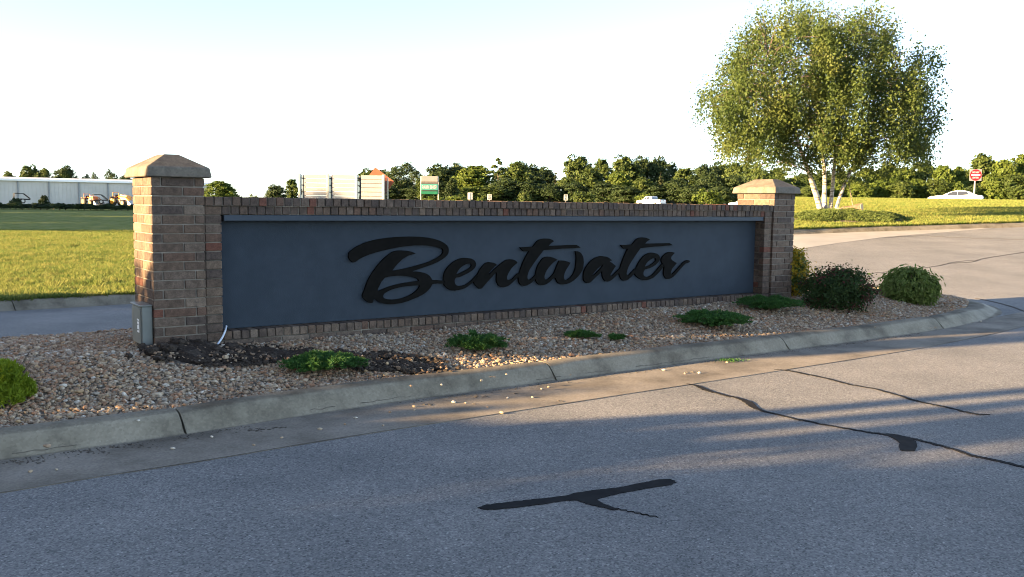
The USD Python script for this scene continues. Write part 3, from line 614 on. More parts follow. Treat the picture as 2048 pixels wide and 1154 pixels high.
for (x, y, n_, sp) in ((965, 794, 14, 9), (860, 810, 8, 6), (1034, 788, 5, 5), (1145, 750, 3, 3), (1380, 745, 8, 5), (515, 860, 26, 14), (560, 856, 8, 8), (60, 925, 14, 20), (180, 905, 20, 22), (270, 893, 16, 22), (375, 878, 10, 9), (949, 809, 3, 3), (1130, 803, 3, 6), (985, 754, 8, 4), (1860, 655, 8, 12)):
    for _ in range(n_):
        p = on_kerb(x + RNG.normal(0, sp), y + RNG.normal(0, sp * .10)); s = RNG.uniform(.004, .012)
        dk.append(move(stones[0][0], rz(RNG.uniform(0, 6)) @ np.diag([s * 1.4, s, s * .5]), p + [0, 0, s * .2]))
tl_ = TOE[(TOE[:, 0] > -3.4) & (TOE[:, 0] < 5.5) & (TOE[:, 1] < 12)]; tl_ = np.array(LineString(tl_).segmentize(.02).coords); tn_ = offset_line(tl_, 1.)[1]
for i in range(1500):
    k = RNG.integers(0, len(tl_)); q_ = tl_[k] - tn_[k] * (abs(RNG.normal(0, .05)) + .004)
    if meshkit.noise(np.array([[q_[0] * 1.6, q_[1] * 1.6, 3.]]), 4)[0] < .38: continue
    s = RNG.uniform(.002, .0062); dk.append(move(stones[0][0], rz(RNG.uniform(0, 6)) @ np.diag([s * 1.3, s, s * .5]), np.array([q_[0], q_[1], float(H(q_[0], q_[1])) + .0065])))
LOOK['debris'] = M('dark_debris', (.03, .024, .02), (.16, .14, .115), scale=60., rough=.95)
tag(obj('gutter_debris', cat_(dk), LOOK['debris']), 'dark grit and bark bits collected along the gutter line', 'debris', kind='stuff')
cl = trimesh.creation.icosphere(3, 1.); v = np.array(cl.vertices); v *= (1 + (meshkit.fbm(v * 2.2, 4, 3)[:, None] - .5) * .9)
p = on_bed(257, 719)
tag(obj('soil_clod', move((v, np.array(cl.faces)), np.diag([.030, .028, .024]), p + [0, 0, .02]), LOOK['soil'], smooth=True), 'single dark soil clod on the gravel left of the junction box', 'soil clod')
for i, (x, y, s) in enumerate([(355, 697, .065), (325, 705, .05), (340, 709, .055), (398, 694, .04), (305, 712, .045), (430, 708, .03)]):
    p = on_bed(x, y); tag(obj('soil_lump', move((v, np.array(cl.faces)), rz(i) @ np.diag([s * 1.2, s, s * .8]), p + [0, 0, .035]), LOOK['soil'], smooth=True), 'dark earth lump in the dug soil before the left pillar', 'soil clod', 'lumps of dug soil')

# ------------------------------------------------------------------ plants near the sign
def leafmat(name, c1, c2, c3=None, trans=.35, scale=3., rough=.6):
    return M(name, c1, c2, scale=scale, rough=rough, c3=c3, trans=trans, spec=.25, lo=.3, hi=.7)
LOOK['juniper'] = leafmat('juniper_green', (.024, .075, .020), (.060, .150, .032), (.038, .11, .034), trans=.2, scale=14.)
LOOK['bark'] = M('brown_bark', (.07, .05, .035), (.16, .12, .085), scale=20., rough=.95, bump=.7, bscale=60.)
def sprays(base, rx, ry, h, n_st, n_leaf, rng, size=.028, ang=0., lift=.5, edge=.3):
    """spreading stems that carry short feathery needles"""
    C, D, S = [], [], []; stems = []
    for i in range(n_st):
        a = rng.uniform(0, 2 * math.pi); rr = math.sqrt(rng.uniform(.02, 1)) ** .8 * rng.uniform(1 - edge, 1)
        tip = np.array([math.cos(a) * rx * rr, math.sin(a) * ry * rr, 0]); tip = rz(ang) @ tip
        hh = h * rng.uniform(.35, 1.) * (1 - .45 * rr)
        t = np.linspace(0, 1, 9)[:, None]; p = tip * t + np.array([0, 0, 1.]) * (hh * (np.sin(t * math.pi * .62)) / math.sin(math.pi * .5))
        p = p + base; p[:, 2] += .01
        if i % 4 == 0: stems.append(tube(p[::2], np.linspace(.004, .0015, 5), 4, False))
        k = rng.uniform(.15, 1, n_leaf); q = np.stack([np.interp(k, t[:, 0], p[:, c]) for c in range(3)], 1)
        d = np.gradient(p, axis=0)[(k * 8).astype(int)]; d /= np.linalg.norm(d, axis=1, keepdims=True) + 1e-9
        sd = rng.normal(size=(n_leaf, 3)); sd -= d * (sd * d).sum(1, keepdims=True); sd /= np.linalg.norm(sd, axis=1, keepdims=True); sd[:, 2] = np.abs(sd[:, 2]) * .6
        dirn = d * .7 + sd * .65 + np.array([0, 0, .45]); L = size * rng.uniform(.6, 1.5, n_leaf)
        C.append(q + dirn * L[:, None] * .5); D.append(dirn); S.append(L)
    C, D, S = np.vstack(C), np.vstack(D), np.concatenate(S)
    nr = rng.normal(size=C.shape) + [0, 0, .6]
    v, f = cards(C, nr, S, .22, rng, .2, along=D); return (v, f), cat_(stems)
GROUND_JUN = [(645, 738, .36, .26, .15, 190, 'low dark juniper on the soil patch, nearest of the creeping junipers', .25), (953, 702, .32, .20, .19, 120, 'small juniper with a raised tuft, third clump from the left pillar along the bed', .1),
              (1163, 676, .20, .12, .07, 40, 'sparse flat juniper sprig in the gravel under the sign letters', -.1), (1231, 680, .09, .07, .06, 18, 'tiniest juniper tuft beside the sparse sprig under the letters', 0.),
              (1424, 650, .47, .32, .19, 210, 'bright wide creeping juniper at the kerb edge, before the right end of the panel', -.25), (1538, 626, .46, .30, .20, 200, 'creeping juniper against the foot of the right pillar', -.2)]
for i, (x, y, rx, ry, h, n, lab, ang) in enumerate(GROUND_JUN):
    rng = np.random.default_rng(50 + i); p = on_bed(x, y); t = thing('creeping_juniper', lab, 'juniper', loc=p)
    leaf, st = sprays(np.zeros(3), rx, ry, h, n, 105, rng, .034, ang)
    obj('foliage', leaf, LOOK['juniper'], t); obj('stem', st, LOOK['bark'], t)

def shell_bush(rng, rx, ry, rz_, n_cl, n_leaf, size, aspect, cl_r, droop=0., inner=.55, low=-.25, along=None):
    """leaf clusters through the outer half of an uneven dome"""
    C, Nn = [], []
    lob = rng.normal(size=(7, 3)); lob /= np.linalg.norm(lob, axis=1, keepdims=True)
    for _ in range(n_cl):
        d = rng.normal(size=3); d /= np.linalg.norm(d)
        if d[2] < low: d[2] = -d[2]
        r = rng.uniform(inner, 1.0) ** .7 * (1 + .16 * max((lob @ d).max() - .6, 0) * 2.5 - .06)
        c = d * r * [rx, ry, rz_]; q = c + rng.normal(0, cl_r, (n_leaf, 3)); C.append(q)
        Nn.append(d + rng.normal(0, .7, (n_leaf, 3)) + [0, 0, .3])
    C, Nn = np.vstack(C), np.vstack(Nn)
    al = None if not droop else np.c_[C[:, :2] / (np.linalg.norm(C[:, :2], axis=1, keepdims=True) + 1e-6), -droop * np.ones(len(C))]
    return cards(C, Nn, size * rng.uniform(.6, 1.4, len(C)), aspect, rng, .3, along=al)
def bush(name, lab, cat, px, py, rx, ry, h, mats, seed, size, aspect, n_cl, n_leaf, cl_r, droop=0., lift=0.):
    rng = np.random.default_rng(seed); p = on_bed(px, py); t = thing(name, lab, cat, loc=p)
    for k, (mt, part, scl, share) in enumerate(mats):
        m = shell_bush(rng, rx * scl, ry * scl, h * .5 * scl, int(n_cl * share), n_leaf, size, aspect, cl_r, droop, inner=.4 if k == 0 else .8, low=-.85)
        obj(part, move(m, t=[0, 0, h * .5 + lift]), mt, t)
    st = []
    for _ in range(9):
        a = rng.uniform(0, 6.28); e = np.array([math.cos(a) * rx * .6, math.sin(a) * ry * .6, h * rng.uniform(.5, .85)])
        st.append(tube([[e[0] * .08, e[1] * .08, -.03], e * [.5, .5, .55], e], [.012, .008, .004], 5, False))
    obj('stem', cat_(st), LOOK['bark'], t); return t
LOOK['goldleaf'] = leafmat('golden_juniper', (.13, .21, .014), (.25, .32, .022), (.18, .26, .018), scale=9.)
LOOK['greenleaf'] = leafmat('shrub_green', (.08, .13, .026), (.16, .215, .05), (.26, .30, .11), scale=14.)
LOOK['maroonleaf'] = leafmat('barberry_maroon', (.055, .022, .018), (.105, .038, .028), (.06, .035, .018), scale=20.)
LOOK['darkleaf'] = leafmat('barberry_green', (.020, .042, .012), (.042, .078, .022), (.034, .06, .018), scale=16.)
LOOK['yellowleaf'] = leafmat('yellow_shrub', (.22, .19, .015), (.42, .30, .025), (.32, .17, .018), scale=16.)
# golden juniper that enters the frame at the left
rng = np.random.default_rng(4); p = on_bed(6, 797); t = thing('golden_juniper', 'bright yellow green feathery shrub on the gravel at the left picture edge', 'shrub', loc=p, scale=(.93, .93, 1.22))
L_ = []
for lobe in [(0, 0, .09, .17), (.09, .05, .045, .11), (.05, -.06, .12, .11), (-.18, .02, .08, .16), (-.05, .1, .11, .12), (.08, -.10, .03, .11), (-.15, -.15, .03, .13), (.0, -.12, .05, .12)]:
    d = rng.normal(size=(1700, 3)); d /= np.linalg.norm(d, axis=1, keepdims=True); d[:, 2] = np.where(d[:, 2] < -.3, -d[:, 2], d[:, 2])
    c = np.array(lobe[:3]) + d * lobe[3] * np.array([1, .9, .72]) * rng.uniform(.65, 1.03, (1700, 1)); c = c[c[:, 2] > .0]; d = d[:len(c)]
    L_.append(cards(c, rng.normal(size=c.shape) + [0, -.3, .4], .030 * rng.uniform(.6, 1.4, len(c)), .30, rng, .2, along=d + [0, 0, .5]))
obj('foliage', cat_(L_), LOOK['goldleaf'], t)
obj('stem', cat_([tube([[0, 0, -.03], [a * .1, b * .1, .1], [a * .2, b * .2, .2]], [.015, .01, .006], 6) for a, b in ((1, 0), (-1, .4), (-.2, -1), (.3, 1))]), LOOK['bark'], t)
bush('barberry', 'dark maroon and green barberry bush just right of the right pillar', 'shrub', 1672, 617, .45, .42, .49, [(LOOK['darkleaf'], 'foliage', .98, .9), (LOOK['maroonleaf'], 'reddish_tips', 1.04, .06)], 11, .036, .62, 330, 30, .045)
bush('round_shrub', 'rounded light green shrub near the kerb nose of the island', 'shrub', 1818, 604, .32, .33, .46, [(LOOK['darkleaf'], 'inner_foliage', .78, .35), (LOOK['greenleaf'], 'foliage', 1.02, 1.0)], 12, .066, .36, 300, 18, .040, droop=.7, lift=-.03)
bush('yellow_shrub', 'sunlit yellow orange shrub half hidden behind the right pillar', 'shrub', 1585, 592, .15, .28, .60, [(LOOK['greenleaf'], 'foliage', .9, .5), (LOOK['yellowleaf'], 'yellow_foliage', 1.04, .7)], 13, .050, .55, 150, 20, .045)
# weed in the kerb joint
rng = np.random.default_rng(8); p = on_kerb(1462, 723); C = rng.normal(0, 1, (90, 3)) * [.07, .035, .0] + [0, 0, .012]
wd = thing('weed', 'small green weed growing from the kerb joint in the gutter', 'weed', loc=p)
obj('leaf_tuft', cards(C, rng.normal(size=C.shape) + [0, -.5, 1], .045 * rng.uniform(.5, 1.3, 90), .18, rng, .2), LOOK['juniper'], wd)

# ------------------------------------------------------------------ lawn grass tufts
LOOK['blade'] = M('grass_blades', (.13, .170, .036), (.23, .232, .068), scale=2.0, rough=.8, trans=.35, spec=.15)
LOOK['blade2'] = M('grass_blades_dark', (.075, .13, .028), (.14, .185, .046), scale=2.0, rough=.8, trans=.3, spec=.15)
def tuft(seed, n, h, spread):
    rng = np.random.default_rng(seed); vs, fs = [], []
    for i in range(n):
        a = rng.uniform(0, 6.28); b = np.array([math.cos(a), math.sin(a), 0]) * rng.uniform(0, spread); l = np.array([math.cos(a), math.sin(a), 0]) * h * rng.uniform(.1, .8); w = np.array([-math.sin(a), math.cos(a), 0]) * h * .07; hh = h * rng.uniform(.6, 1.2)
        vs += [b - w, b + w, b + l * .4 + w * .6 + [0, 0, hh * .65], b + l + [0, 0, hh]]; k = i * 4; fs += [[k, k + 1, k + 2], [k, k + 2, k + 3]]
    return np.array(vs), np.array(fs)
tp = [(tuft(k, 16, .075, .09), LOOK['blade'] if k < 4 else LOOK['blade2']) for k in range(6)]
def lawn_points(n, xr, yr, power=1.0):
    q = np.c_[RNG.uniform(*xr, n), yr[0] + (yr[1] - yr[0]) * RNG.random(n) ** power]; q = q[shapely.contains_xy(LAWN, q[:, 0], q[:, 1])]; a = q[:, 0] / q[:, 1]; return q[(a < -.35) & (a > -.62) | (a > .28) & (a < .62)]
q = np.vstack([lawn_points(60000, (-28, -4), (10, 42), 1.5), lawn_points(60000, (7, 36), (25, 60), 1.3)])
ed = np.array(LineString(FK_IN).segmentize(.05).coords); ed = ed[(ed[:, 0] > -12) & (ed[:, 0] < 30)]; eo = offset_line(ed, .03)[0] + RNG.normal(0, .015, ed.shape)
eo = eo[(eo[:, 0] / eo[:, 1] < -.33) | (eo[:, 0] / eo[:, 1] > .27)]; q = np.vstack([q, eo, eo + .04])
ti = instancer('/World/grass', tp, np.c_[q, h_lawn(q[:, 0], q[:, 1])], RNG.choice(6, len(q), p=[.2, .2, .2, .2, .1, .1]), scales=np.repeat(RNG.uniform(.6, 1.35, (len(q), 1)), 3, 1), pname='tuft')
tag(ti, 'short mown grass of the sunlit lawns', 'grass', kind='stuff')

# ------------------------------------------------------------------ the birch clump on its mound
LOOK['birchleaf'] = leafmat('birch_leaves', (.030, .056, .012), (.062, .092, .019), (.105, .122, .027), trans=.3, scale=1.1)
_bn = {'g': ('geometry', {}), 'mp': ('mapping', {'scale': (3., 3., 16.)}), 'n': ('noise_texture', {'scale': 1.6, 'detail': 6.}), 'r': ('rgb_ramp', {'ramp': [(.0, (.06, .045, .035)), (.40, (.10, .08, .065)), (.49, (.38, .34, .29)), (.64, (.48, .44, .39)), (1., (.56, .52, .47))]}),
       'p': ('principled_bsdf', {'roughness': .75}), 'b': ('bump', {'strength': .4, 'distance': .02})}
LOOK['birchbark'] = usdkit.material(stage, '/World/Looks/birch_bark', _bn, [('g.position', 'mp.vector'), ('mp.vector', 'n.vector'), ('n.fac', 'r.fac'), ('r.color', 'p.base_color'), ('n.fac', 'b.height'), ('b.normal', 'p.normal')], surface='p.BSDF')
YB = 30.0
def h_mound(x, y):
    return h_lawn(x, y) + .12 * np.exp(-(((np.asarray(x) - MC[0]) / 1.7) ** 2 + ((np.asarray(y) - MC[1]) / 1.2) ** 2))
mc = bd(1690, 432, 29.2); MC = mc[:2]
bt = thing('birch_tree', 'large multi stemmed white birch with golden green leaves on the right lawn', 'tree', loc=(0, 0, 0))
TR = [[(1644, 426, 9), (1636, 400, 7.6), (1624, 365, 6.6), (1613, 330, 5.8), (1590, 270, 4.2), (1560, 190, 2.6), (1535, 110, 1.4)],
      [(1652, 424, 8), (1648, 398, 6.6), (1650, 365, 5.6), (1648, 330, 5), (1638, 250, 3.8), (1625, 150, 2.5), (1618, 50, 1.2)],
      [(1659, 424, 6), (1664, 390, 5), (1667, 350, 4.6), (1671, 300, 4.2), (1680, 220, 3.4), (1690, 140, 2.2), (1700, 60, 1.1)],
      [(1668, 423, 5.4), (1680, 390, 4.8), (1692, 362, 4.5), (1702, 340, 4.2), (1730, 280, 3.6), (1770, 200, 2.4), (1800, 120, 1.2)]]
dY = [(0, -.2, -.5, -.8, -1.4), (0, .5, .9, 1.4, 1.8), (0, .05, 0, -.3, -.5), (0, .1, .3, .6, 1.2)]
trunks = []
for tr, dy in zip(TR, dY):
    P = np.array([bd(x, y, YB + np.interp(i / (len(tr) - 1), np.linspace(0, 1, 5), dy)) for i, (x, y, r) in enumerate(tr)]); P[0, 2] -= .12
    Rr = np.array([r for _, _, r in tr]) * YB / FPX * .93
    S = chaikin(np.c_[P, Rr], 2); trunks.append(S)
    obj('trunk', tube(S[:, :3], S[:, 3] * .82, 12), LOOK['birchbark'], bt, smooth=50)
outl = [(600,-8),(520,20),(400,45),(300,100),(215,150),(190,300),(140,400),(50,500),(62,620),(105,740),(190,850),(300,872),(420,890),(520,880),(600,870),(700,845),(760,860),(820,930),(890,880),(960,860),(1090,850),(1230,850),(1310,780),(1330,680),(1315,560),(1300,430),(1285,290),(1190,195),(1110,290),(1085,240),(1050,80),(965,55),(870,50),(750,40),(660,10)]
OUT = Polygon([(1380 + x / 2.623, y / 2.623) for x, y in outl])
rng = np.random.default_rng(21)
cl = []; ctr = np.array([1640, 190.])
while len(cl) < 680:
    x, y = rng.uniform(1395, 1892), rng.uniform(-6, 352)
    if not OUT.contains(Point(x, y)): continue
    d = OUT.exterior.distance(Point(x, y)); e = min(1, d / 85); half = 2.9 * math.sqrt(max(0., 1 - (1 - e) ** 2)) + .25
    s = rng.uniform(-1, 1); s = np.sign(s) * abs(s) ** .6
    g = meshkit.noise(np.array([[x / 30., y / 24., 2. + s * 1.2]]), 3)[0]
    if g < .37 and rng.random() < .93: continue
    if e < .42 and meshkit.noise(np.array([[x / 21., y / 19., 7.]]), 8)[0] < .54 - .25 * e: continue
    cl.append((*bd(x, y, YB + .2 + s * half), e))
cl = np.array(cl)
C, A = [], []; twigs = []
tp_all = np.vstack([t[8:, :3] for t in trunks])
for i, (x, y, z, e) in enumerate(cl):
    c = np.array([x, y, z]); nl = int(rng.uniform(120, 230) * (1 if e > .25 else .6)); sp = rng.uniform(.13, .27)
    k = rng.uniform(0, 1, nl)[:, None]; lean = np.array([rng.normal(0, .25), rng.normal(0, .25), -rng.uniform(.2, .8)])
    C.append(c + np.clip(rng.normal(0, 1, (nl, 3)), -1.7, 1.7) * [sp * .8, sp * .8, sp * 1.5] + lean * k * .55); A.append(np.tile(lean, (nl, 1)))
    if i % 3 == 0:
        w = np.linalg.norm(tp_all - c, axis=1) + np.maximum(0, tp_all[:, 2] - c[2] + .2) * 3; b = tp_all[np.argmin(w)]
        m = (b + c) / 2 + [0, 0, .25]; twigs.append(tube(chaikin([b, m, c, c + lean * .4], 1), np.linspace(.022, .004, 7)[:6] if False else np.interp(np.linspace(0, 1, len(chaikin([b, m, c, c], 1))), [0, 1], [.016, .003]), 4, False))
C, A = np.vstack(C), np.vstack(A); 
obj('crown', cards(C, rng.normal(size=C.shape) + [-.4, -.3, .5], .080 * rng.uniform(.55, 1.35, len(C)), .74, rng, .3, along=A), LOOK['birchleaf'], bt)
LOOK['twig'] = M('twig_bark', (.06, .045, .035), (.14, .11, .085), scale=12., rough=.9)
obj('branches', cat_(twigs), LOOK['twig'], bt)
# low juniper cover on the mound
LOOK['mound'] = leafmat('mound_juniper', (.045, .075, .018), (.095, .13, .032), (.07, .10, .026), trans=.25, scale=5.)
gc = thing('ground_cover', 'low spreading green juniper mound around the foot of the birch', 'ground cover', loc=(0, 0, 0))
n = 26000; a = rng.uniform(0, 6.28, n); r = np.sqrt(rng.random(n)); rag = 1 + .12 * np.sin(a * 5 + 1) + .08 * np.sin(a * 11)
gx, gy = MC[0] + np.cos(a) * r * 1.72 * rag, MC[1] + np.sin(a) * r * 1.25 * rag
gz = h_mound(gx, gy) + (.20 * np.sqrt(np.clip(1 - r ** 2.5, 0, 1)) + .03) * (1 + .5 * (meshkit.noise(np.c_[gx * 2.5, gy * 2.5, gx * 0], 5) - .5)) * rng.uniform(.55, 1.05, n)
obj('foliage', cards(np.c_[gx, gy, gz], rng.normal(size=(n, 3)) * .8 + [0, -.3, .9], .085 * rng.uniform(.5, 1.3, n), .34, rng, .2, along=np.c_[np.cos(a), np.sin(a), .5 * np.ones(n)]), LOOK['mound'], gc)
mm = sheet(Polygon(np.c_[MC[0] + 1.75 * np.cos(np.linspace(0, 6.28, 40)[:-1]), MC[1] + 1.3 * np.sin(np.linspace(0, 6.28, 40)[:-1])]), .2, lambda x, y: h_mound(x, y) + .02)
obj('soil_mound', mm, LOOK['bed'], gc)
# log, stone and the leaning tool beside the trunks
LOOK['logbark'] = M('log_bark', (.06, .045, .03), (.15, .11, .075), scale=14., rough=.95, bump=.8, bscale=50.)
LOOK['cutwood'] = M('cut_wood', (.42, .27, .14), (.55, .37, .20), scale=20., rough=.8)
LOOK['rock'] = M('pale_rock', (.33, .28, .21), (.48, .42, .33), scale=9., rough=.9, bump=.6, bscale=40.)
lg = thing('log', 'short cut log with pale end lying on the juniper mound', 'log')
a, b = bd(1683, 419.5, 29.6), bd(1723, 415.5, 29.2); t_ = np.linspace(0, 1, 6)[:, None]
rr = np.array([.075, .085, .08, .095, .12, .135])
obj('trunk_piece', tube(a + (b - a) * t_ + [0, 0, .02], rr, 12), LOOK['logbark'], lg, smooth=50)
d = (b - a) / np.linalg.norm(b - a); obj('cut_end', tube([b + [0, 0, .02] + d * .002, b + [0, 0, .02] + d * .02], [.128, .124], 14), LOOK['cutwood'], lg)
rk = thing('rock', 'pale stone between the birch trunks and the log', 'rock', loc=bd(1676, 422, 29.4))
s = trimesh.creation.icosphere(3, 1.); v = np.array(s.vertices); v *= (1 + (meshkit.fbm(v * 1.6, 3, 5)[:, None] - .5) * .6)
obj('stone', (v * [.16, .13, .10], s.faces), LOOK['rock'], rk, smooth=True)
LOOK['darkmetal'] = M('dark_metal', (.03, .03, .032), (.05, .05, .05), scale=10., rough=.5, metal=.6)
LOOK['wood'] = M('grey_wood', (.16, .13, .09), (.24, .20, .14), scale=12., rough=.9)
tl = thing('garden_tool', 'long handled dark garden tool leaning on the right birch trunk', 'garden tool')
top, bot = bd(1698, 367, 29.9), bd(1706.5, 417, 29.3); dd = (top - bot) / np.linalg.norm(top - bot)
obj('handle', tube([bot, top], [.016, .013], 8), LOOK['wood'], tl)
obj('blade', tube([top - dd * .03, top + dd * .03 + [-.03, 0, .01], top + dd * .05 + [-.13, 0, -.03], top + dd * .02 + [-.18, 0, -.10]], [.035, .045, .05, .02], 8), LOOK['darkmetal'], tl)

# ------------------------------------------------------------------ kinds of background trees
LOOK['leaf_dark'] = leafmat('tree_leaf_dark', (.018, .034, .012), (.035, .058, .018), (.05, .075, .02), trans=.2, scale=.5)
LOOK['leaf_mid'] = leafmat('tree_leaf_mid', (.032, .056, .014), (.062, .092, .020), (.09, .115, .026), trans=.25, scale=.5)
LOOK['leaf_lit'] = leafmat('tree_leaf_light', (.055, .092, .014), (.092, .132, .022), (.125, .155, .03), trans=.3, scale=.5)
LOOK['leaf_cedar'] = leafmat('cedar_leaf', (.022, .036, .014), (.045, .062, .022), (.06, .075, .026), trans=.15, scale=.6)
LOOK['treebark'] = M('tree_bark', (.05, .04, .032), (.12, .10, .08), scale=3., rough=.95, bump=.6, bscale=10.)
KINDS = UsdGeom.Scope.Define(stage, '/World/Looks/tree_kinds')
def tree_kind(name, seed, hgt, lobes, leaf, mat, per, n_cl, trunk_r=.2, cone=False, bare=0.):
    rng = np.random.default_rng(seed); x = stage.CreateClassPrim('/World/Looks/' + name); x.SetTypeName('Xform')
    C, Nn = [], []; twig = []
    for (lx, ly, lz, lr) in lobes:
        for _ in range(n_cl):
            d = rng.normal(size=3); d /= np.linalg.norm(d); d[2] = d[2] if d[2] > -.55 else -d[2]
            c = np.array([lx, ly, lz]) + d * lr * rng.uniform(.6, 1.06) * np.array([1, 1, .86]); sp = lr * rng.uniform(.10, .22)
            if rng.random() < bare: continue
            m = int(per * rng.uniform(.6, 1.3)); C.append(c + rng.normal(0, sp, (m, 3)) * [1, 1, .6]); Nn.append(d + rng.normal(0, .55, (m, 3)) + [0, 0, .4])
        twig.append(tube([[0, 0, hgt * .18], [lx * .5, ly * .5, lz * .6], [lx, ly, lz]], [trunk_r * .5, trunk_r * .3, trunk_r * .1], 5, False))
    C, Nn = np.vstack(C), np.vstack(Nn)
    usdkit.mesh(stage, str(x.GetPath()) + '/trunk', cat_([tube([[0, 0, -.4], [.05, 0, hgt * .2], [0, .05, hgt * .5], [0, 0, hgt * .8]], [trunk_r * 1.3, trunk_r, trunk_r * .6, trunk_r * .2], 8)] + twig), LOOK['treebark'])
    usdkit.mesh(stage, str(x.GetPath()) + '/crown', cards(C, Nn, leaf * rng.uniform(.5, 1.35, len(C)), .7, rng, .3), mat)
    return x
def lobes_round(seed, h, w, n, base=.22):
    rng = np.random.default_rng(seed); L = []
    for i in range(n):
        t = (i + .5) / n; z = h * (base + (1 - base) * (.12 + .80 * t)); prof = math.sin(math.pi * (.12 + .80 * t) ** .8) ** .7
        a = rng.uniform(0, 6.28); rr = w * .5 * prof * rng.uniform(.35, .72); L.append((math.cos(a) * rr, math.sin(a) * rr, z, w * .5 * rng.uniform(.50, .72) * (.6 + .4 * prof)))
    return L
KIND = {}
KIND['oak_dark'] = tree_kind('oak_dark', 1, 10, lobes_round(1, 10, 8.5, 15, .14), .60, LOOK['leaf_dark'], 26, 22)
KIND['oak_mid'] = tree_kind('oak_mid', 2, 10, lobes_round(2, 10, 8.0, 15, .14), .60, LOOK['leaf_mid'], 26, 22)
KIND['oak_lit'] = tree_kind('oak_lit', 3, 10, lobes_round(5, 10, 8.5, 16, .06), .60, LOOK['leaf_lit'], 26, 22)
KIND['tall_mid'] = tree_kind('tall_mid', 4, 10, lobes_round(7, 10, 5.6, 13, .10), .52, LOOK['leaf_mid'], 26, 22)
KIND['tall_dark'] = tree_kind('tall_dark', 5, 10, lobes_round(8, 10, 6.0, 13, .10), .52, LOOK['leaf_dark'], 26, 22)
KIND['sparse'] = tree_kind('sparse', 6, 10, lobes_round(9, 10, 8.0, 14, .16), .42, LOOK['leaf_dark'], 20, 16, .16, bare=.12)
def cone_lobes(h, w, n, seed):
    rng = np.random.default_rng(seed); L = []
    for i in range(n):
        t = i / (n - 1); z = h * (.08 + .86 * t); k = 3 if t < .8 else 1
        for j in range(k):
            a = rng.uniform(0, 6.28); rr = w * .5 * (1 - t) * .55 * (k > 1); L.append((math.cos(a) * rr, math.sin(a) * rr, z, w * .5 * (1 - t * .93) * .5 + .12))
    return L
KIND['cedar'] = tree_kind('cedar', 10, 10, cone_lobes(10, 5.4, 8, 3), .34, LOOK['leaf_cedar'], 16, 13, .15)
KIND['pine'] = tree_kind('pine', 11, 10, [(math.cos(i * 2.4) * (1.9 - i * .13), math.sin(i * 2.4) * (1.9 - i * .13), 1.4 + i * .72, .95 - i * .045) for i in range(12)], .34, LOOK['leaf_mid'], 22, 16, .2)
KIND['shrub'] = tree_kind('shrub', 12, 2, [(0, 0, .9, .95), (.5, .1, .8, .75), (-.5, -.1, .75, .7), (.1, .4, .8, .7), (-.1, -.45, .7, .7)], .20, LOOK['leaf_mid'], 24, 22, .06)
KIND['shrub_lit'] = tree_kind('shrub_lit', 13, 2, [(0, 0, .9, .95), (.6, .1, .75, .7), (-.6, -.1, .7, .7), (.1, .4, .8, .7), (-.1, -.45, .7, .7)], .20, LOOK['leaf_lit'], 24, 22, .06)
KIND['shrub_dark'] = tree_kind('shrub_dark', 14, 2, [(0, 0, .9, .9), (.5, .1, .75, .7), (-.5, -.1, .7, .7), (.1, .4, .8, .7), (0, -.4, 1.2, .6)], .20, LOOK['leaf_dark'], 24, 22, .06)
KH = {'oak_dark': (10.1, 8.7), 'oak_mid': (10.1, 8.2), 'oak_lit': (10.2, 8.6), 'tall_mid': (10.2, 5.8), 'tall_dark': (10.2, 6.2), 'sparse': (10.2, 8.2), 'cedar': (9.9, 5.4), 'pine': (10.2, 5.2), 'shrub': (1.9, 2.5), 'shrub_lit': (1.9, 2.6), 'shrub_dark': (1.9, 2.4)}
tcount = 0
def far_tree(x, ytop, wpx, D, kind, label, group=None, name='tree', gz=None):
    """a tree whose top shows at (x, ytop) and whose crown is wpx wide, D metres away"""
    global tcount; tcount += 1
    top = bd(x, ytop, D); g = float(H(top[0], top[1])) + .1 if gz is None else gz
    hs, ws = KH[kind]; sz = max((top[2] - g) / hs, .08); sx = wpx * D / FPX / ws
    copy_of(KIND[kind], name, label, 'shrub' if 'shrub' in kind else 'tree', group, (top[0], top[1], g), tcount * 1.7, np.array([sx, sx, sz]))
GT = 'trees of the far treeline behind the sign'
T1 = 'leafy green tree in the crowded far treeline behind the sign'
